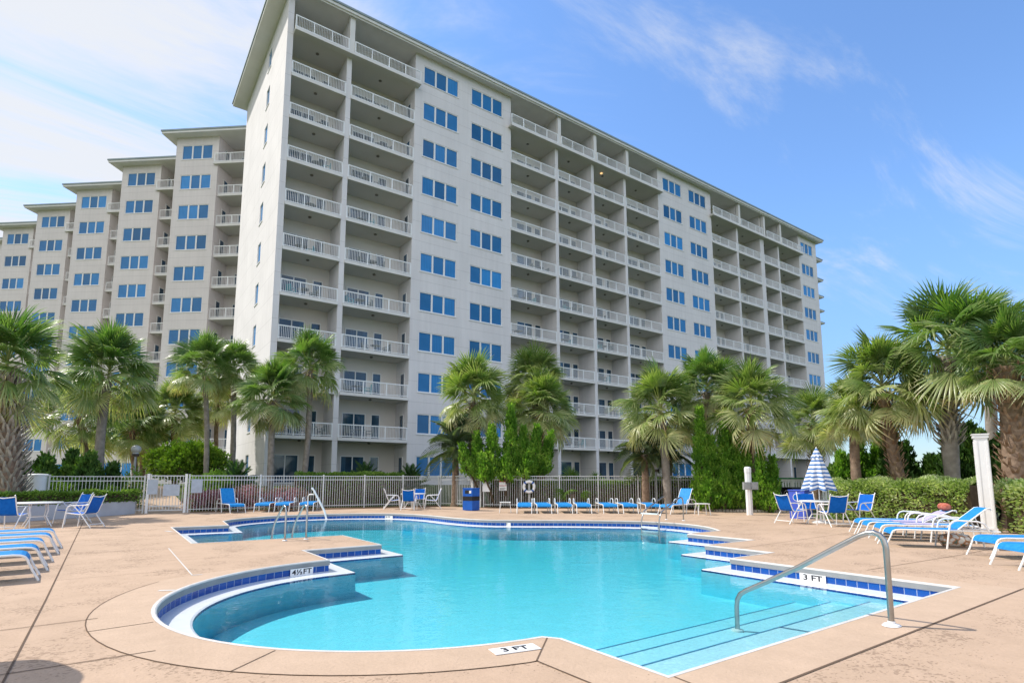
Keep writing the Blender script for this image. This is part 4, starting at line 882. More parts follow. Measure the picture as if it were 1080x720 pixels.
hedge('hedge', 'pale green hedge behind the far loungers and slender palm', [(22.2, 20.9), (25.5, 17.6)], 0.9, -0.02, 1.5, MT['box'], 5000, 0.13, 33)
hedge('hedge', 'variegated clipped hedge right of the umbrella table', [(22.95, 10.35), (22.1, 7.6), (21.75, 5.85)], 1.5, 0, 1.42, MT['hedge'], 17000, 0.115, 34, 0.35, 0.10)
hedge('hedge', 'variegated hedge at the right edge behind the near loungers', [(20.6, 4.6), (18.6, 2.2), (17.0, -0.5)], 1.4, 0, 1.40, MT['hedge'], 15000, 0.105, 35, 0.35, 0.10)
hedge('hedge', 'dark clipped hedge filling the low white planter', [(-9.0, 23.2), (-3.0, 26.1), (-0.4, 28.1), (0.75, 29.25)], 1.1, 0.50, 0.46, MT['box'], 12000, 0.10, 36, 0.3, 0.05)
# far tree line and scrub beyond the right palms
rg2 = np.random.default_rng(77)
P = []; Nn = []
for k in range(46):
    a = R(rg2.uniform(-14, 24)); d = rg2.uniform(70, 120); c = np.array([d * math.cos(a), d * math.sin(a), 0.0]); r = rg2.uniform(2.2, 4.2)
    n = 420; v = rg2.normal(0, 1, (n, 3)); v /= np.linalg.norm(v, axis=1)[:, None]; v[:, 2] = np.abs(v[:, 2]); P.append(c + v * r * np.array([1.3, 1.3, 1.0]) * rg2.uniform(0.75, 1, (n, 1))); Nn.append(v)
P = np.vstack(P); Nn = np.vstack(Nn)
o = link('distant_trees', leaf_cloud(P, Nn, 1.0, 0.8, rg2, 0.45 + 0.2 * blob_noise(P, 3, 0.5) + rg2.normal(0, 0.15, len(P)), MT['box'])); o['kind'] = 'stuff'

# ------------------------------------------------------------------ fences, planter, posts
def fence(label, pts, h=1.62, step=0.115, post_every=2.35, z=0.0, wall_top=None, group='white picket fences round the pool', pick=0.0085):
    root = thing('fence', label, 'fence', (pts[0][0], pts[0][1], z), 0, group); o0 = Vector((pts[0][0], pts[0][1], 0))
    first = True
    for i in range(len(pts) - 1):
        a = Vector((*pts[i], 0)) - o0; b = Vector((*pts[i + 1], 0)) - o0; L_ = (b - a).length; t = (b - a).normalized(); k = max(1, round(L_ / post_every))
        for j in range(k):
            p = a + t * L_ * j / k; q = a + t * L_ * (j + 1) / k
            if first or j > 0 or i > 0:
                mb = MB(); mb.box(-0.03, 0.03, -0.03, 0.03, 0, h + 0.03); mb.box(-0.037, 0.037, -0.037, 0.037, h + 0.03, h + 0.05); po = mb.build('post', MT['fence'], root, p, math.atan2(t.y, t.x))
            first = False
            mb = MB(); up = Vector((0, 0, 1)); e = t * 0.032
            for zz in (h - 0.02, h - 0.2, 0.14): mb.bar(p + e + up * zz, q - e + up * zz, 0.028, 0.035)
            m_ = int((q - p).length / step)
            for g in range(1, m_):
                c = p + t * ((q - p).length * g / m_); mb.box(c.x - pick, c.x + pick, c.y - pick, c.y + pick, 0.05, h - 0.002)
            mb.build('panel', MT['fence'], root)
    mb = MB(); mb.box(-0.03, 0.03, -0.03, 0.03, 0, h + 0.03); mb.build('post', MT['fence'], root, b, math.atan2(t.y, t.x))
    return root
fence('white picket fence running from the left gate past the flat left loungers', [(2.86, 28.6), (8.7, 28.5), (14.9, 28.0)])
fence('white picket fence seen edge on behind the middle table', [(14.98, 27.9), (15.85, 25.15)], group='white picket fences round the pool')
fence('white picket fence behind the row of far loungers', [(15.95, 25.0), (20.4, 21.1), (24.9, 17.1)])
fence('white picket fence between the planter and the left gate', [(-1.98, 29.25), (1.22, 28.95)], h=1.58)
fence('white railing with wide bars at the left edge above the planter', [(-7.0, 32.6), (-2.66, 29.62)], h=1.62, step=0.26, post_every=3.2, group='white picket fences round the pool', pick=0.03)
# gates
def gate(label, a, b, h=1.62, plates=()):
    root = thing('gate', label, 'gate', (a[0], a[1], 0)); q = Vector((b[0] - a[0], b[1] - a[1], 0)); t = q.normalized(); up = Vector((0, 0, 1))
    for p in (Vector((0, 0, 0)), q):
        mb = MB(); mb.box(-0.05, 0.05, -0.05, 0.05, 0, h + 0.06); mb.build('post', MT['white'], root, p, math.atan2(t.y, t.x))
    mb = MB(); e = t * 0.07
    for zz in (h - 0.03, 0.30, 0.12): mb.bar(e + up * zz, q - e + up * zz, 0.03, 0.045)
    n_ = int(q.length / 0.115)
    for g in range(1, n_): c = q * (g / n_); mb.box(c.x - 0.011, c.x + 0.011, c.y - 0.011, c.y + 0.011, 0.12, h - 0.04)
    mb.build('leaf', MT['fence'], root)
    for (s, z, w_, hh, m) in plates:
        c = q * s - Vector((-t.y, t.x, 0)) * 0.05; mb = MB(); mb.xbox(Matrix.Translation(c + up * z) @ Matrix.Rotation(math.atan2(t.y, t.x), 4, 'Z'), w_, 0.012, hh); mb.build('sign_plate', m, root)
    return root
MT['plate'] = mat('pale grey sign plate', (0.42, 0.47, 0.54), 0.5, 0.4, var=0.08, vs=7)
gate('white double post picket gate at the left with pale sign plates', (1.35, 28.85), (2.74, 28.62), plates=((0.12, 1.12, 0.36, 0.62, MT['plate']), (0.62, 0.98, 0.62, 0.5, MT['plate'])))
gate('tall white gate beside the blue bin', (15.35, 27.15), (15.72, 25.72), 1.66)
mb = MB(); mb.box(-0.22, 0.22, -0.02, 0.0, 0.85, 1.45); tag(mb.build('sign', MT['plate'], None, (3.15, 28.5, 0)), 'pale grey notice board on the fence right of the left gate', 'sign')
# sign and boards on the right fence
def fence_pt(s, off=0.06):
    a = Vector((15.95, 25.0, 0)); b = Vector((24.9, 17.1, 0)); t = (b - a).normalized(); return a + (b - a) * s - Vector((-t.y, t.x, 0)) * -0.0 + Vector((t.y, -t.x, 0)) * off, math.atan2(t.y, t.x)
MT['red'] = mat('red sign paint', (0.50, 0.03, 0.04), 0.5, 0.4); MT['signw'] = mat('white sign paint', (0.78, 0.79, 0.80), 0.45, 0.4)
p, a = fence_pt(0.085); s_ = thing('pool_rules_sign', 'red and white rules sign hung on the fence above the small side table', 'sign', p, a)
mb = MB(); mb.box(-0.2, 0.2, -0.012, 0.0, 0.86, 1.40); mb.build('board', MT['signw'], s_)
mb = MB(); mb.box(-0.19, 0.19, -0.016, -0.0125, 1.30, 1.385); mb.box(-0.19, 0.19, -0.016, -0.0125, 1.10, 1.13); mb.build('red_band', MT['red'], s_)
mb = MB()
for k in range(7): mb.box(-0.16, 0.16 - 0.05 * (k % 3), -0.0155, -0.0125, 0.89 + 0.028 * k + (0.06 if k > 4 else 0), 0.902 + 0.028 * k + (0.06 if k > 4 else 0))
mb.build('small_print', MT['ink'], s_)
p, a = fence_pt(0.012, 0.1); mb = MB()
pr = [(-.19, .80), (.19, .80), (.19, 1.12), (.13, 1.22), (.05, 1.28), (.05, 1.40), (-.05, 1.40), (-.05, 1.28), (-.13, 1.22), (-.19, 1.12)]
mb.add([(x, -0.03, z) for x, z in pr] + [(x, 0.0, z) for x, z in pr], [tuple(range(10)), tuple(range(19, 9, -1))] + [(i, i + 10, (i + 1) % 10 + 10, (i + 1) % 10) for i in range(10)])
tag(mb.build('rescue_board', MT['signw'], None, p, a), 'white bottle shaped rescue board on the gate post right of the blue bin', 'board')
# life ring on a post
p, a = fence_pt(0.2, 0.14); s_ = thing('life_ring', 'white life ring hanging on its post in front of the fence', 'life ring', p, a); mb = MB()
rr_ = [(0.27 * math.cos(t_), -0.09, 1.06 + 0.27 * math.sin(t_)) for t_ in np.linspace(0, 2 * math.pi, 25)]; mb.tube(rr_, 0.075, 10, cap=False); mb.build('ring', MT['white'], s_, smooth=True)
MT['band'] = mat('blue ring band', (0.03, 0.10, 0.35), 0.5)
for k in range(4): t_ = math.pi / 4 + k * math.pi / 2; mb = MB(); mb.tube([(0.27 * math.cos(t_ + d), -0.09, 1.06 + 0.27 * math.sin(t_ + d)) for d in (-0.15, 0, 0.15)], 0.082, 10); mb.build('blue_band', MT['band'], s_, smooth=True)
mb = MB(); mb.box(-0.03, 0.03, -0.03, 0.03, 0, 1.40); tag(mb.build('ring_post', MT['fence'], None, p, a), 'thin white post carrying the life ring', 'post')
# planter
pl = [(-9.5, 22.4), (-2.9, 25.5), (-0.5, 27.3), (0.95, 28.75)]
MT['planter'] = mat('pale grey planter render', (0.50, 0.51, 0.54), 0.8, 0.2, var=0.08, vs=2, bump=0.2, bs=10)
inn = [(-9.9, 23.6), (-3.4, 26.6), (-1.1, 28.4), (0.35, 29.6)]
mb = MB(); out2 = [Vector((*p, 0)) for p in pl]; in2 = [Vector((*p, 0)) for p in inn]; H_ = 0.54; poly = out2 + in2[::-1]; n = len(poly)
mb.add([(p.x, p.y, 0.0) for p in poly] + [(p.x, p.y, H_) for p in poly], [(i, (i + 1) % n, (i + 1) % n + n, i + n) for i in range(n)] + [(0 + n, 1 + n, 6 + n, 7 + n), (1 + n, 2 + n, 5 + n, 6 + n), (2 + n, 3 + n, 4 + n, 5 + n)])
tag(mb.build('planter_wall', MT['planter']), 'low pale planter wall curving behind the left table', 'planter')
mb = MB(); mb.lathe([(0.31, 0), (0.31, 1.58), (0.33, 1.585), (0.33, 1.63), (0.29, 1.66), (0.0, 1.67)], 24, (0, 0, 0)); tag(mb.build('round_pillar', MT['white'], None, (-2.35, 29.4, 0), smooth=True), 'thick round white pillar ending the left railing', 'pillar')
# bed edging by the tall junipers
mb = MB(); rg = random.Random(3)
for k in range(26):
    q = k / 25; x = 22.0 + 2.2 * q; y = 16.0 - 2.9 * q; s = 0.045
    mb.xbox(Matrix.Translation((x, y, 0.05)) @ Matrix.Rotation(R(-53 + rg.uniform(-6, 6)), 4, 'Z'), 0.12, 0.06, 0.12)
tag(mb.build('bed_edging', mat('concrete edging', (0.45, 0.40, 0.34), 0.9, 0.1, var=0.15, vs=9)), 'scalloped edging blocks along the juniper bed', 'edging')
MT['mulch'] = mat('pine straw mulch', (0.13, 0.075, 0.045), 0.95, 0.1, col2=(0.26, 0.16, 0.10), vs=5, bump=0.8, bs=14)
def bed(P, z=0.004): mb = MB(); mb.add([(x, y, z) for x, y in P], [tuple(range(len(P)))]); return struct(mb.build('mulch_bed', MT['mulch']))
bed([(22.0, 16.05), (24.25, 13.05), (26, 13.5), (26, 16), (25.0, 17.0), (22.6, 18.2)]); bed([(15.7, 24.0), (22.4, 18.3), (23.2, 18.4), (16.0, 25.0), (15.2, 24.8)], 0.0045); bed([(3.0, 28.3), (15.0, 27.0), (15.1, 28.3), (3.0, 29.2)], 0.005)
bed([(20.9, 5.6), (21.15, 5.4), (21.5, 7.5), (22.3, 10.3), (23.5, 10.5), (23, 5), (20.7, 5.0)], 0.006)
# posts
def square_post(label, loc, s, h, rz):
    root = thing('post', label, 'post', loc, rz); mb = MB(); mb.box(-s / 2, s / 2, -s / 2, s / 2, 0.13, h - 0.12)
    for sx in (-1, 1):
        mb.box(sx * s * 0.38 - 0.02, sx * s * 0.38 + 0.02, -s / 2 - 0.012, -s / 2 - 0.001, 0.14, h - 0.2); mb.box(sx * s * 0.38 - 0.02, sx * s * 0.38 + 0.02, s / 2 + 0.001, s / 2 + 0.012, 0.14, h - 0.2)
        mb.box(sx * (s / 2 + 0.0065) - 0.0055, sx * (s / 2 + 0.0065) + 0.0055, -s * 0.46, -s * 0.3, 0.14, h - 0.2); mb.box(sx * (s / 2 + 0.0065) - 0.0055, sx * (s / 2 + 0.0065) + 0.0055, s * 0.3, s * 0.46, 0.14, h - 0.2)
    mb.build('shaft', MT['white'], root)
    mb = MB(); c = s / 2 + 0.025; mb.box(-c, c, -c, c, 0, 0.128); mb.build('base', MT['white'], root)
    mb = MB(); mb.box(-c, c, -c, c, h - 0.118, h - 0.03); c2 = c + 0.02; mb.box(-c2, c2, -c2, c2, h - 0.029, h); mb.build('cap', MT['white'], root); return root
square_post('tall square white post between the two variegated hedges', (19.75, 5.2, 0), 0.29, 2.70, R(20))
root = thing('post', 'short white post with a grey electric box beside the tall junipers', 'post', (21.4, 13.35, 0), VA)
mb = MB(); mb.lathe([(0.135, 0), (0.135, 1.72), (0.145, 1.73), (0.145, 1.90), (0.11, 1.95), (0.0, 1.96)], 8); mb.build('shaft', MT['white'], root)
MT['galv'] = mat('grey galvanised box', (0.33, 0.34, 0.34), 0.5, 0.4, var=0.1, vs=8)
for dx in (-0.17, 0.13): mb = MB(); mb.box(dx - 0.13, dx + 0.15, -0.29, -0.137, 1.03, 1.33); mb.box(dx - 0.10, dx + 0.12, -0.31, -0.292, 1.07, 1.29); mb.build('electric_box', MT['galv'], root)
# globe lamps
for (x, y, h, lb) in ((0.95, 33.6, 2.9, 'grey globe lamp on a post beside the straight grey palm'), (22.4, 19.0, 2.15, 'pale globe lamp behind the far fence left of the slender palm')):
    root = thing('globe_lamp', lb, 'lamp', (x, y, 0), 0, 'globe lamps behind the fence')
    mb = MB(); mb.tube([(0, 0, 0), (0, 0, h - 0.32)], [0.06, 0.05], 10); mb.build('pole', MT['galv'], root, smooth=True)
    mb = MB(); mb.lathe([(0.05, h - 0.34), (0.14, h - 0.32), (0.17, h - 0.24), (0.17, h - 0.20)], 14); mb.build('collar', mat('dark lamp collar', (0.06, 0.05, 0.045), 0.5), root, smooth=True)
    mb = MB(); mb.lathe([(0.14, h - 0.20)] + [(0.225 * math.sin(a), h + 0.02 - 0.21 * math.cos(a)) for a in np.linspace(0.62, math.pi - 0.02, 10)], 18); mb.build('globe', mat('frosted globe', (0.42, 0.43, 0.42), 0.3, 0.5), root, smooth=True)
# far walkway balustrade and hut beyond the bins
root = thing('balustrade', 'white balustrade with a green rail beyond the dark bins', 'railing', (30.3, 16.5, 0), VA)
mb = MB(); mb.box(-2.2, 2.6, -0.04, 0.04, 1.12, 1.62)
mb = MB()
for k in range(34): x = -2.2 + 4.8 * k / 33; mb.box(x - 0.035, x + 0.035, -0.03, 0.03, 0.35, 1.35)
mb.box(-2.25, 2.65, -0.05, 0.05, 1.35, 1.45); mb.box(-2.25, 2.65, -0.04, 0.04, 0.27, 0.35)
for x in (-2.2, -1.0, 0.2, 1.4, 2.6): mb.box(x - 0.07, x + 0.07, -0.07, 0.07, 0.0, 1.452)
mb.build('balusters', MT['white'], root); mb = MB(); mb.box(-2.3, 2.7, -0.09, 0.09, 1.454, 1.53); mb.build('handrail', mat('green rail paint', (0.03, 0.20, 0.07), 0.5), root)
root = thing('boardwalk_rail', 'long low white boardwalk railing far behind the lattice palm', 'railing', (52, 8.0, 0), R(62)); mb = MB()
for k in range(60): x = -30 + k; mb.box(x - 0.1, x + 0.1, -0.05, 0.05, 0, 1.3)
mb.box(-30, 30, -0.06, 0.06, 1.302, 1.5); mb.box(-30, 30, -0.12, -0.062, 0.5, 0.7); mb.build('rails', MT['white'], root)

# ------------------------------------------------------------------ pool furniture
def sling_mat(name, c, c2):
    m = mat(name, c, 0.55, 0.12, col2=c2, vs=14); b = m.node_tree.nodes['Principled BSDF']; b.inputs['Sheen Weight'].default_value = 0.0
    t = m.node_tree; tcn = tn(m, 'ShaderNodeTexCoord'); wv = tn(m, 'ShaderNodeTexChecker', Scale=220.0); t.links.new(tcn.outputs['Object'], wv.inputs['Vector'])
    bp = tn(m, 'ShaderNodeBump'); bp.inputs['Strength'].default_value = 0.15; bp.inputs['Distance'].default_value = 0.002; t.links.new(wv.outputs['Fac'], bp.inputs['Height']); t.links.new(bp.outputs[0], b.inputs['Normal']); return m
MT['sling'] = sling_mat('blue sling fabric', (0.012, 0.20, 0.54), (0.03, 0.27, 0.63))
MT['sling_d'] = sling_mat('deep blue sling fabric', (0.0, 0.10, 0.46), (0.004, 0.13, 0.54))
MT['tube'] = mat('white powder coated tube', (0.80, 0.80, 0.79), 0.35, 0.5)
MT['steel'] = mat('brushed stainless tube', (0.40, 0.39, 0.37), 0.30, 0.5, 1.0, var=0.06, vs=12)

def make_lounger(label, loc, rz, ang, group):
    """foot nose at the origin, head towards +x; backrest raised by ang degrees"""
    root = thing('sun_lounger', label, 'sun lounger', loc, rz, group)
    hx, hz = 1.20, 0.385; ca, sa = math.cos(R(ang)), math.sin(R(ang))
    curve = [(0.005, 0.26), (0.02, 0.305), (0.05, 0.345), (0.10, 0.368), (0.18, 0.376), (0.5, 0.374), (0.9, 0.374), (1.2, 0.378)]
    mb = MB()
    for s in (-1, 1):
        y = 0.31 * s; mb.tube([(x, y, z) for x, z in curve] + [(1.6, y, 0.376), (1.93, y, 0.372)], 0.017, 8)
    for x, z in ((0.35, 0.355), (0.9, 0.355), (1.2, 0.36), (1.93, 0.37)): mb.tube([(x, -0.31, z), (x, 0.31, z)], 0.013, 6)
    mb.build('frame', MT['tube'], root, smooth=True)
    for s in (-1, 1):
        mb = MB(); mb.tube([(0.006, 0.31 * s, 0.262), (-0.05, 0.31 * s, 0.14), (-0.115, 0.312 * s, 0.02), (-0.12, 0.312 * s, 0.0)], 0.0165, 8); mb.build('leg', MT['tube'], root, smooth=True)
        mb = MB(); mb.tube([(1.80, 0.31 * s, 0.36), (1.86, 0.315 * s, 0.0)], 0.0165, 8); mb.build('leg', MT['tube'], root, smooth=True)
        mb = MB(); y = 0.335 * s
        mb.tube([(0.98, y, 0.0), (1.03, y, 0.30), (1.07, y, 0.50), (1.12, y, 0.565), (1.20, y, 0.59), (1.55, y, 0.575), (1.66, y, 0.53), (1.72, y, 0.42), (1.74, y, 0.374)], 0.018, 8); mb.build('armrest', MT['tube'], root, smooth=True)
    mb = MB(); A = [(x, -0.285, z + 0.012) for x, z in curve[1:]] ; A += [(1.2, -0.285, 0.392)]
    mb.slab([(x, -0.30, z + 0.016 - 0.02 * math.sin(math.pi * min(1, x / 1.2)) * 0.3) for x, z in curve], [(x, 0.30, z + 0.016 - 0.02 * math.sin(math.pi * min(1, x / 1.2)) * 0.3) for x, z in curve], 0.008); mb.build('seat', MT['sling'], root)
    B = [(hx + q * ca, hz + q * sa + 0.006) for q in (0.02, 0.25, 0.5, 0.70)] + [(hx + 0.76 * ca + 0.03 * sa, hz + 0.76 * sa - 0.03 * ca)]
    mb = MB(); mb.slab([(x, -0.275, z) for x, z in B], [(x, 0.275, z) for x, z in B], 0.008); bk = mb.build('backrest', MT['sling'], root)
    mb = MB()
    for s in (-1, 1): mb.tube([(x, 0.288 * s, z - 0.004) for x, z in B] + [(B[-1][0] + 0.02 * sa, 0.288 * s, B[-1][1] - 0.05)], 0.015, 8)
    mb.tube([(B[-1][0], -0.288, B[-1][1] - 0.02), (B[-1][0], 0.288, B[-1][1] - 0.02)], 0.013, 6)
    if ang > 8:
        for s in (-1, 1): mb.tube([(hx + 0.45 * ca, 0.24 * s, hz + 0.45 * sa - 0.012), (1.62, 0.24 * s, 0.375)], 0.010, 6)
    mb.build('back_frame', MT['tube'], bk, smooth=True); return root
GLR = 'loungers at the right by the hedge'; GLL = 'row of flat loungers at the left edge'; GLF = 'loungers along the far fence'
RD = math.atan2(-0.82, 0.57)
L1 = make_lounger('blue lounger with steeply raised back beside the tall square white post', (14.10, 5.52, 0), RD, 40, GLR)
flat = make_lounger('flat blue lounger directly behind the raised one by the tall white post', (15.3, 6.2, 0), RD, 0, GLR)
L3 = make_lounger('blue lounger with a low raised back and towels in the right row', (15.95, 6.75, 0), RD, 26, GLR)
dup(flat, (16.65, 7.25, 0), RD, 'flat blue lounger farthest back in the right row, nearest the umbrella table', GLR)
RN = math.atan2(-0.66, 0.75)
dup(flat, (13.5, 3.66, 0), RN, 'flat blue lounger just before the raised one, head cut by the right edge', GLR)
dup(flat, (12.25, 2.98, 0), RN, 'blue lounger nearest the camera, mostly cut by the right edge', GLR)
LD = math.atan2(-0.08, -1)
for i, (y, lb) in enumerate(((11.06, 'nearest of the five flat blue loungers at the left edge'), (12.15, 'second nearest of the five flat blue loungers at the left edge'), (13.4, 'middle one of the five flat blue loungers at the left edge'),
                             (14.6, 'fourth of the five flat blue loungers at the left edge, second from the table'), (15.8, 'farthest of the five flat loungers at the left edge, nearest the left table'))):
    dup(flat, (-0.88 + 0.02 * (i % 2), y, 0), LD + 0.02 * ((i * 7) % 3 - 1), lb, GLL)
FA = R(54.6)
raised = make_lounger('raised back blue lounger at the right end of the far row, by the junipers', (19.1, 15.75, 0), 0.06, 62, GLF)
for i, ((x, y), lb) in enumerate(zip(((14.44, 19.42), (15.13, 18.93), (15.85, 18.42), (16.51, 17.95), (17.43, 17.3), (18.12, 16.81), (18.9, 16.25)),
        ('flat far lounger beside the white side table, under the rules sign', 'flat far lounger just right of the life ring', 'third flat far lounger right of the small side table, after the life ring', 'fourth flat far lounger right of the small side table, in the middle of the row',
         'flat far lounger just right of the middle of the row, left of the slender palm', 'flat far lounger two places left of the raised backed one', 'flat far lounger next to the raised backed one, behind the ladder rails'))):
    dup(flat, (x, y, 0), FA + 0.03 * ((i * 5) % 3 - 1), lb, GLF)
dup(raised, (4.55, 26.8, 0), R(98), 'raised back blue lounger at the far left in front of the mauve shrubs', GLF)
for (x, y), lb in zip(((5.56, 26.9), (6.37, 26.75), (7.36, 26.5)), ('flat far lounger next to the raised one by the mauve shrubs', 'middle of the three flat loungers behind the left ladder', 'flat far lounger beside the white pool handrail')):
    dup(flat, (x, y, 0), FA + 0.2, lb, GLF)

def make_chair(label, loc, rz, group):
    """sling chair facing +y"""
    root = thing('sling_chair', label, 'chair', loc, rz, group)
    prof = [(-0.50, 1.00), (-0.46, 0.93), (-0.40, 0.76), (-0.335, 0.58), (-0.285, 0.46), (-0.24, 0.415), (-0.12, 0.40), (0.10, 0.425), (0.22, 0.44), (0.26, 0.425)]
    mb = MB()
    for s in (-1, 1): mb.tube([(0.275 * s, y, z) for y, z in prof], 0.016, 8)
    for y, z in ((-0.47, 0.945), (0.12, 0.415)): mb.tube([(-0.275, y, z), (0.0, y - (0.02 if z > 0.9 else 0), z - (0.035 if z > 0.9 else 0)), (0.275, y, z)], 0.014, 8)
    mb.tube([(-0.30, -0.47, 0.10), (0.30, -0.47, 0.10)], 0.014, 8)
    mb.build('frame', MT['tube'], root, smooth=True)
    for s in (-1, 1):
        mb = MB(); mb.tube([(0.30 * s, -0.38, 0.68), (0.315 * s, -0.2, 0.675), (0.315 * s, 0.12, 0.665), (0.315 * s, 0.20, 0.64), (0.312 * s, 0.235, 0.57), (0.305 * s, 0.27, 0.40)], 0.017, 8); mb.build('armrest', MT['tube'], root, smooth=True)
        mb = MB(); mb.tube([(0.305 * s, 0.27, 0.40), (0.31 * s, 0.32, 0.0)], 0.0165, 8); mb.build('leg', MT['tube'], root, smooth=True)
        mb = MB(); mb.tube([(0.312 * s, 0.05, 0.66), (0.31 * s, -0.16, 0.45), (0.31 * s, -0.50, 0.0)], 0.0165, 8); mb.build('leg', MT['tube'], root, smooth=True)
    up = [(y, z + 0.006) for y, z in prof[1:6]]; lo = [(y, z + 0.010) for y, z in prof[5:]]
    mb = MB(); mb.slab([(-0.262, y, z) for y, z in up], [(0.262, y, z) for y, z in up], 0.008); mb.build('backrest', MT['sling_d'], root)
    mb = MB(); mb.slab([(-0.262, y, z) for y, z in lo], [(0.262, y, z) for y, z in lo], 0.008); mb.build('seat', MT['sling_d'], root); return root
def face(fx, fy): return math.atan2(fy, fx) - math.pi / 2
fh = (0.579, 0.815); rt = (0.815, -0.579)
GC = 'blue sling chairs round the tables'
ch = make_chair('blue chair with its back to the camera at the umbrella table', (18.5, 8.75, 0), face(*fh), GC)
dup(ch, (18.55, 10.02, 0), face(0.95, -0.25), 'blue chair seen from the side at the left of the umbrella table', GC)
dup(ch, (19.95, 10.15, 0), face(-0.72, -0.7), 'blue chair facing the camera behind the umbrella table', GC)
dup(ch, (20.5, 8.85, 0), face(-0.95, 0.3), 'blue chair turned left against the variegated hedge', GC)
dup(ch, (11.45, 26.15, 0), face(0.95, -0.35), 'left of the chairs at the middle table beyond the pool, seen from the side', GC)
dup(ch, (11.75, 25.0, 0), face(*fh), 'chair with its back to the pool at the middle table', GC)
dup(ch, (13.2, 27.0, 0), face(-fh[0], -fh[1]), 'light blue chair facing the pool behind the middle table', GC)
dup(ch, (13.0, 25.2, 0), face(-0.93, 0.45), 'right of the chairs at the middle table, turned left', GC)
dup(ch, (-0.62, 21.7, 0), face(-0.75, 0.5), 'nearer of the two blue chairs at the right side of the left table', GC)
dup(ch, (-1.0, 23.9, 0), face(-0.8, -0.5), 'farther of the two blue chairs at the right side of the left table', GC)
dup(ch, (-2.25, 21.9, 0), face(0.35, 0.94), 'blue chair at the left table turned away from the camera', GC)
dup(ch, (-3.35, 23.3, 0), face(0.95, 0.2), 'blue chair cut by the left edge beside the left table', GC)
MT['tabletop'] = mat('white table top', (0.76, 0.77, 0.76), 0.35, 0.5, var=0.04, vs=5)
def make_table(label, loc, r, group):
    root = thing('patio_table', label, 'table', loc, 0, group); mb = MB()
    mb.lathe([(0.04, 0.70), (r - 0.02, 0.70), (r, 0.71), (r, 0.735), (r - 0.015, 0.745), (0.04, 0.745)], 28); mb.build('table_top', MT['tabletop'], root, smooth=True)
    for k in range(4):
        a = math.pi / 4 + k * math.pi / 2; c, s = math.cos(a), math.sin(a); mb = MB()
        mb.tube([(c * r * 0.45, s * r * 0.45, 0.695), (c * r * 0.5, s * r * 0.5, 0.5), (c * r * 0.42, s * r * 0.42, 0.3), (c * r * 0.72, s * r * 0.72, 0.0)], 0.018, 8); mb.build('leg', MT['tube'], root, smooth=True)
    mb = MB(); mb.tube([(r * 0.43 * math.cos(t_), r * 0.43 * math.sin(t_), 0.3) for t_ in np.linspace(0, 2 * math.pi, 21)], 0.012, 6, cap=False); mb.build('brace', MT['tube'], root, smooth=True); return root
GT = 'round white patio tables'
tb = make_table('round white table under the striped umbrella', (19.32, 9.5, 0), 0.62, GT)
dup(tb, (12.42, 26.0, 0), 0.4, 'round white table beyond the pool between four blue chairs', GT)
dup(tb, (-1.75, 22.95, 0), 0.2, 'round white table at the left in front of the planter', GT)
# striped umbrella, half folded
root = thing('patio_umbrella', 'blue and white striped umbrella hanging half folded over the right table', 'umbrella', (19.32, 9.5, 0))
mb = MB(); mb.tube([(0, 0, 0.05), (0, 0, 2.46)], 0.021, 10); mb.lathe([(0.02, 2.44), (0.03, 2.47), (0.015, 2.52), (0, 2.53)], 10); mb.build('pole', MT['tube'], root, smooth=True)
mb = MB(); mb.lathe([(0.27, 0), (0.28, 0.04), (0.10, 0.09), (0.03, 0.12), (0.03, 0.3)], 20); mb.build('base', MT['white'], root, smooth=True)
ms_ = bpy.data.materials.new('striped canvas'); ms_.use_nodes = True; t = ms_.node_tree; b = t.nodes['Principled BSDF']; b.inputs['Roughness'].default_value = 0.8
uv = tn(ms_, 'ShaderNodeUVMap'); sp = tn(ms_, 'ShaderNodeSeparateXYZ'); t.links.new(uv.outputs[0], sp.inputs[0]); st_ = tmath(ms_, 'LESS_THAN', tmath(ms_, 'FRACT', sp.outputs[1]), 0.46)
mx_ = tn(ms_, 'ShaderNodeMix', data_type='RGBA'); t.links.new(st_, mx_.inputs[0]); mx_.inputs[6].default_value = (0.74, 0.75, 0.77, 1); mx_.inputs[7].default_value = (0.06, 0.17, 0.42, 1); t.links.new(mx_.outputs[2], b.inputs['Base Color'])
def canopy(name, z_top, z_bot, r_top, r_bot, fold, stripes, mats, parent):
    nA, nZ = 64, 16; V = []; F = []
    for j in range(nZ + 1):
        q = j / nZ; z = z_top + (z_bot - z_top) * q; rr = r_top + (r_bot - r_top) * q ** 0.92
        for i in range(nA):
            a = 2 * math.pi * i / nA; w_ = math.cos(8 * a); f = 1 - fold * q * (0.5 - 0.5 * w_) ** 0.8
            V.append((rr * f * math.cos(a), rr * f * math.sin(a), z + (0.07 * (0.5 - 0.5 * w_) * q ** 3)))
    for j in range(nZ):
        for i in range(nA): i2 = (i + 1) % nA; F.append((j * nA + i, (j + 1) * nA + i, (j + 1) * nA + i2, j * nA + i2))
    me = bpy.data.meshes.new(name); me.from_pydata(V, [], F); me.materials.append(mats); u = me.uv_layers.new(name='UVMap')
    for p in me.polygons:
        for li in p.loop_indices: vi = me.loops[li].vertex_index; u.data[li].uv = ((vi % nA) / nA, (vi // nA) / nZ * stripes)
    me.polygons.foreach_set('use_smooth', [True] * len(me.polygons)); return link(name, me, parent)
canopy('canopy', 2.36, 1.06, 0.06, 0.58, 0.45, 9.5, ms_, root); canopy('vent', 2.47, 2.12, 0.03, 0.21, 0.35, 2.5, ms_, root)
for k in range(8):
    a = 2 * math.pi * k / 8; mb = MB(); mb.tube([(0.03 * math.cos(a), 0.03 * math.sin(a), 2.33), (0.54 * math.cos(a), 0.54 * math.sin(a), 1.12)], 0.008, 5); mb.build('rib', MT['tube'], root)
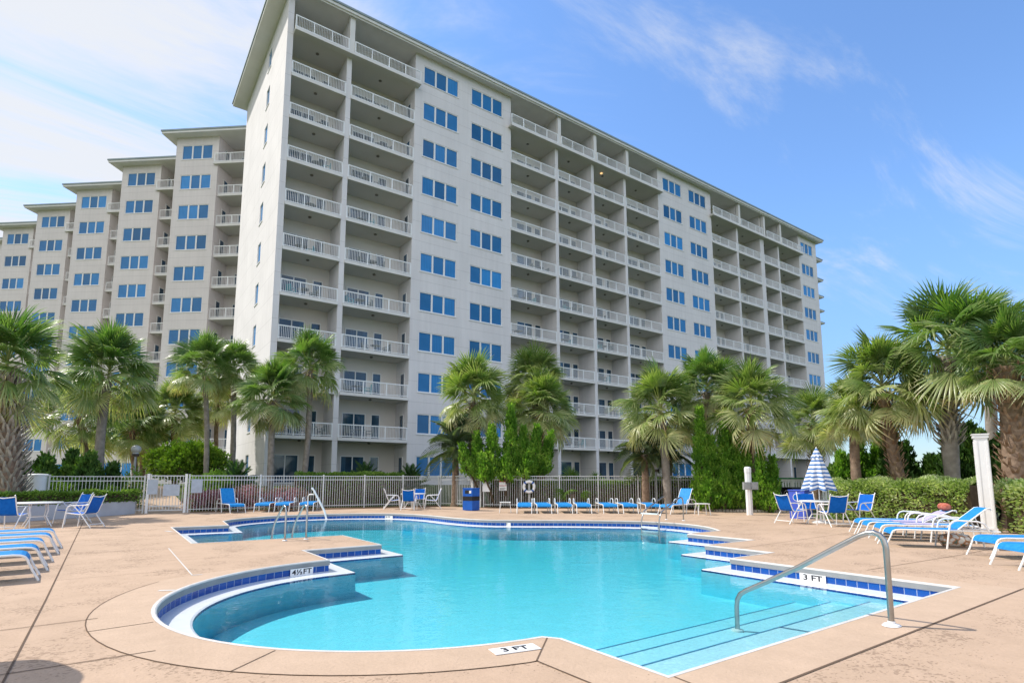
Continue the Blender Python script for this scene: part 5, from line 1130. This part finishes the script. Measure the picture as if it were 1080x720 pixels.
root = thing('patio_umbrella', 'open striped umbrella just outside the left edge, seen by its shadow in the corner', 'umbrella', (-2.25, 6.75, 0))
mb = MB(); mb.tube([(0, 0, 0.05), (0, 0, 2.5)], 0.021, 10); mb.build('pole', MT['tube'], root, smooth=True)
mb = MB(); mb.lathe([(0.27, 0), (0.28, 0.04), (0.10, 0.09), (0.03, 0.12), (0.03, 0.3)], 20); mb.build('base', MT['white'], root, smooth=True)
canopy('canopy', 2.5, 2.16, 0.04, 1.0, 0.05, 9.5, ms_, root)
# small side tables
def side_table(label, loc):
    root = thing('side_table', label, 'table', loc, VA, 'small white side tables'); mb = MB(); mb.box(-0.24, 0.24, -0.24, 0.24, 0.43, 0.465); mb.build('table_top', MT['tabletop'], root)
    for sx in (-1, 1):
        for sy in (-1, 1): mb = MB(); mb.tube([(sx * 0.20, sy * 0.20, 0.43), (sx * 0.25, sy * 0.25, 0.0)], 0.016, 7); mb.build('leg', MT['tube'], root, smooth=True)
    return root
s1 = side_table('small white side table at the left end of the far lounger row', (14.17, 20.45, 0)); dup(s1, (19.95, 14.56, 0), VA, 'small white side table right of the raised far lounger', 'small white side tables')
# bins
MT['binblue'] = mat('blue bin panel', (0.005, 0.10, 0.46), 0.4, 0.45, var=0.1, vs=4); MT['binblack'] = mat('black bin panel', (0.012, 0.013, 0.015), 0.5, 0.4); MT['binlav'] = mat('lavender blue bin panel', (0.06, 0.11, 0.56), 0.45, 0.4, var=0.06, vs=4)
root = thing('litter_bin', 'blue square litter bin with a black band standing on the far deck', 'bin', (13.85, 22.79, 0), VA + R(-34)); h_ = 0.28
mb = MB(); mb.box(-h_, h_, -h_, h_, 0.02, 1.0); mb.build('body', MT['binblue'], root)
mb = MB(); mb.box(-h_ - 0.006, h_ + 0.006, -h_ - 0.006, h_ + 0.006, 0.46, 0.66); mb.build('band', MT['binblack'], root)
mb = MB(); mb.box(-h_ - 0.015, h_ + 0.015, -h_ - 0.015, h_ + 0.015, 1.001, 1.04); mb.build('lid', MT['binblue'], root)
mb = MB(); mb.box(-0.15, 0.15, -h_ - 0.008, -h_ - 0.001, 0.78, 0.94); mb.build('opening', MT['binblack'], root)
mb = MB(); mb.box(0.10, 0.22, -h_ - 0.012, -h_ - 0.009, 0.80, 0.92); mb.box(-h_ - 0.012, -h_ - 0.009, -0.2, 0.05, 0.82, 0.92); mb.build('sticker', MT['signw'], root)
def disc_ring(mb, c, r, w_, nrm, n=20):
    a = Vector(nrm); u = a.orthogonal().normalized(); v = a.cross(u); c = Vector(c)
    A = [c + (u * math.cos(t_) + v * math.sin(t_)) * r for t_ in np.linspace(0, 2 * math.pi, n, endpoint=False)]; B_ = [c + (u * math.cos(t_) + v * math.sin(t_)) * (r - w_) for t_ in np.linspace(0, 2 * math.pi, n, endpoint=False)]
    mb.strip(A, B_, 0, True)
def recycle_bin(label, loc, rz, m, m2, hh, h2, ring_m):
    root = thing('recycling_bin', label, 'bin', loc, rz, 'square recycling bins behind the right table'); mb = MB(); mb.box(-hh, hh, -hh, hh, 0, h2); mb.build('body', m, root)
    mb = MB(); mb.box(-hh - 0.02, hh + 0.02, -hh - 0.02, hh + 0.02, h2 + 0.001, h2 + 0.04); mb.build('lid', m, root)
    for (c, nr) in (((0, -hh - 0.004, h2 - 0.24), (0, -1, 0)), ((-hh - 0.004, 0, h2 - 0.24), (-1, 0, 0))):
        mb = MB(); disc_ring(mb, c, 0.125, 0.123, nr); mb.build('opening', m2, root)
        mb = MB(); disc_ring(mb, Vector(c) + Vector(nr) * 0.003, 0.14, 0.018, nr); mb.build('opening_ring', ring_m, root)
    return root
recycle_bin('lavender blue recycling bin partly hidden behind the umbrella table', (21.15, 11.1, 0), VA + R(38), MT['binlav'], MT['sling_d'], 0.29, 1.02, MT['signw'])
recycle_bin('black bin with white ringed holes, nearer the narrow junipers', (24.85, 14.25, 0), VA + R(20), MT['binblack'], MT['binblack'], 0.30, 1.05, MT['signw'])
recycle_bin('black bin with white ringed holes, nearer the lavender blue bin', (25.3, 13.65, 0), VA + R(20), MT['binblack'], MT['binblack'], 0.30, 1.05, MT['signw'])
# handrails and ladders
root = thing('pool_handrail', 'large stainless handrail over the entry steps at the front right', 'handrail', (6.45, 2.55, 0))
mb = MB(); mb.tube([(0, 0, 0.0), (0, -0.005, 0.55), (0, -0.005, 0.76), (0, 0.01, 0.835), (0, 0.045, 0.885), (0, 0.10, 0.905), (0, 0.16, 0.895), (0, 0.24, 0.86), (0, 0.5, 0.705), (0, 0.9, 0.46), (0, 1.35, 0.215), (0, 1.58, 0.095), (0, 1.66, 0.04), (0, 1.70, -0.03), (0, 1.715, -0.12), (0, 1.72, -0.40)], 0.0285, 14); mb.build('rail', MT['steel'], root, smooth=True)
mb = MB(); mb.lathe([(0.0, 0.0075), (0.075, 0.0075), (0.07, 0.02), (0.034, 0.028), (0.034, 0.05)], 18); mb.lathe([(0.0, -0.408), (0.075, -0.408), (0.07, -0.39), (0.034, -0.38)], 18, (0, 1.72, 0)); mb.build('flange', MT['white'], root, smooth=True)
mb = MB(); mb.lathe([(0.0, 0.0075), (0.2, 0.0075), (0.19, 0.0095), (0.0, 0.0096)], 20); o = mb.build('anchor_patch', MT['white'], root); o.scale = (0.55, 0.4, 1)
def ladder(label, loc, rz, hh, back, fwd, treads, gap):
    root = thing('pool_ladder', label, 'ladder', loc, rz, 'stainless pool ladders')
    for s in (-1, 1):
        x = s * gap / 2; mb = MB(); mb.tube([(x, -back, 0), (x, -back, hh * 0.85), (x, -back + 0.05, hh * 0.96), (x, -back + 0.14, hh), (x, -back + 0.28, hh * 0.96), (x, fwd * 0.6, hh * 0.45), (x, fwd * 0.9, hh * 0.2), (x, fwd, 0.02), (x, fwd + 0.02, -0.6)], 0.024, 10); mb.build('rail', MT['steel'], root, smooth=True)
        mb = MB(); mb.lathe([(0, 0.008), (0.06, 0.008), (0.055, 0.02), (0.03, 0.03)], 14, (x, -back, 0)); mb.build('flange', MT['white'], root, smooth=True)
    for z in treads: mb = MB(); mb.box(-gap / 2 + 0.026, gap / 2 - 0.026, fwd - 0.03, fwd + 0.07, z - 0.02, z + 0.02); mb.build('tread', MT['white'], root)
    return root
ladder('stainless ladder rails on the near peninsula leading into the back pool', (3.68, 14.72, 0), R(4), 0.82, 0.55, 0.45, (-0.12, -0.40), 0.50)
ladder('stainless ladder rails at the far right edge of the pool', (15.3, 13.0, 0), R(98), 0.82, 1.15, 0.42, (0.30, -0.15, -0.4), 0.68)
root = thing('pool_handrail', 'white sloping handrail at the far left edge of the pool', 'handrail', (7.35, 24.25, 0))
mb = MB(); mb.tube([(-0.35, 0.75, 0), (-0.35, 0.75, 0.72), (-0.32, 0.68, 0.80), (-0.2, 0.45, 0.80)], 0.026, 8); mb.build('post', MT['white'], root, smooth=True)
mb = MB(); mb.tube([(-0.32, 0.35, 1.08), (-0.26, 0.27, 0.98), (0.08, -0.2, 0.12), (0.15, -0.32, -0.25), (0.16, -0.34, -0.58)], 0.042, 10); mb.build('rail', MT['white'], root, smooth=True)
# towels
MT['lilac'] = mat('lilac towel cloth', (0.46, 0.42, 0.62), 0.9, 0.1, var=0.1, vs=12, bump=0.4, bs=60); MT['redtowel'] = mat('rust red towel cloth', (0.36, 0.08, 0.05), 0.9, 0.1, col2=(0.55, 0.22, 0.16), vs=14, bump=0.4, bs=60)
cr, sr = math.cos(R(26)), math.sin(R(26)); tp = [(0.62, 0.405), (0.9, 0.405), (1.17, 0.408), (1.21, 0.42)] + [(1.2 + q * cr, 0.412 + q * sr) for q in (0.15, 0.35, 0.55)]
mb = MB(); mb.slab([(x, -0.27, z) for x, z in tp], [(x, 0.27, z) for x, z in tp], 0.014); tag(mb.build('towel', MT['lilac'], None, (15.95, 6.75, 0), RD), 'lilac towel draped over the low raised lounger in the right row', 'towel')
mb = MB(); mb.tube([(1.2 + 0.66 * cr - 0.085 * sr, y, 0.398 + 0.66 * sr + 0.095 * cr) for y in (-0.24, -0.2, 0, 0.2, 0.24)], [0.04, 0.085, 0.095, 0.085, 0.04], 12); tag(mb.build('rolled_towel', MT['redtowel'], None, (15.95, 6.75, 0), RD, smooth=True), 'rust red rolled towel at the head of the low raised lounger', 'towel')
mb = MB(); pts = [(0.55, 0.40), (0.85, 0.402), (1.1, 0.402)]
mb.slab([(x, -0.29, z) for x, z in pts] + [(1.16, -0.29, 0.403)], [(x, 0.29, z) for x, z in pts] + [(1.16, 0.29, 0.403)], 0.01); tag(mb.build('towel', MT['lilac'], None, (15.3, 6.2, 0), RD), 'lilac towel spread on the flat lounger behind the raised one', 'towel')
# patterned beach bag under the raised lounger
mbag = bpy.data.materials.new('patterned bag cloth'); mbag.use_nodes = True; b = mbag.node_tree.nodes['Principled BSDF']; b.inputs['Roughness'].default_value = 0.85
tcn = tn(mbag, 'ShaderNodeTexCoord'); vo = tn(mbag, 'ShaderNodeTexVoronoi', Scale=11.0); mbag.node_tree.links.new(tcn.outputs['Object'], vo.inputs['Vector']); rp = tn(mbag, 'ShaderNodeValToRGB'); e = rp.color_ramp.elements; e[0].color = (0.70, 0.68, 0.62, 1); e[1].color = (0.48, 0.20, 0.08, 1); e[0].position = 0.45; e[1].position = 0.62; e.new(0.8).color = (0.12, 0.16, 0.12, 1)
mbag.node_tree.links.new(vo.outputs['Distance'], rp.inputs[0]); mbag.node_tree.links.new(rp.outputs[0], b.inputs['Base Color'])
root = thing('beach_bag', 'patterned beach bag on the deck under the raised lounger', 'bag', (14.95, 4.55, 0), RD); mb = MB(); mb.tube([(-0.28, 0, 0.13), (-0.24, 0, 0.14), (0, 0, 0.155), (0.24, 0, 0.14), (0.28, 0, 0.13)], [0.06, 0.125, 0.15, 0.125, 0.06], 14); mb.build('body', mbag, root, smooth=True)
mb = MB(); mb.tube([(-0.14, -0.03, 0.28), (-0.08, -0.06, 0.33), (0.08, -0.06, 0.33), (0.14, -0.03, 0.28)], 0.012, 6); mb.build('handle', mbag, root, smooth=True)
# furniture on the lower balconies of the block
MT['balc'] = mat('grey green balcony furniture', (0.16, 0.19, 0.19), 0.5, 0.4)
mb = MB(); mb.box(-0.24, 0.24, -0.24, 0.24, 0.40, 0.45); mb.box(-0.24, 0.24, -0.26, -0.22, 0.45, 0.92)
for sx in (-1, 1):
    mb.box(sx * 0.24 - 0.03, sx * 0.24 + 0.03, -0.24, 0.22, 0.62, 0.66)
    for sy in (-1, 1): mb.box(sx * 0.24 - 0.025, sx * 0.24 + 0.025, sy * 0.22 - 0.025, sy * 0.22 + 0.025, 0.0, 0.62)
bchair = mb.mesh('balcony_chair', MT['balc']); mb = MB(); mb.lathe([(0.05, 0), (0.25, 0.0), (0.05, 0.05), (0.04, 0.68), (0.42, 0.69), (0.42, 0.72), (0.0, 0.725)], 14); btab = mb.mesh('balcony_table', MT['balc'])
MT['balc_t'] = mat('turquoise balcony furniture', (0.10, 0.36, 0.42), 0.5, 0.4)
bchair_t = bchair.copy(); bchair_t.materials.clear(); bchair_t.materials.append(MT['balc_t'])
rg = random.Random(15)
for n in range(1, 10):
    for bi, (a, b_) in enumerate(BAYS[0] + BAYS[1][:3]):
        if bi > 1 and (n > 6 or rg.random() < 0.4): continue
        cx = rg.uniform(a + 1.2, b_ - 1.2); z = slab_z(n) + 0.003; y = rg.uniform(40.75, 41.2)
        o = link('balcony_table', btab, None, (cx, y, z)); tag(o, 'small round table among chairs behind a balcony railing of the block', 'table', 'balcony tables')
        for s in (-1, 1):
            tq = rg.random() < 0.35; o = link('balcony_chair', bchair_t if tq else bchair, None, (cx + s * rg.uniform(0.72, 0.85), y + rg.uniform(-0.15, 0.3), z), s * rg.uniform(0.9, 1.9)); tag(o, ('turquoise' if tq else 'grey green') + ' chair behind a balcony railing of the block', 'chair', 'turquoise balcony chairs' if tq else 'grey green balcony chairs')
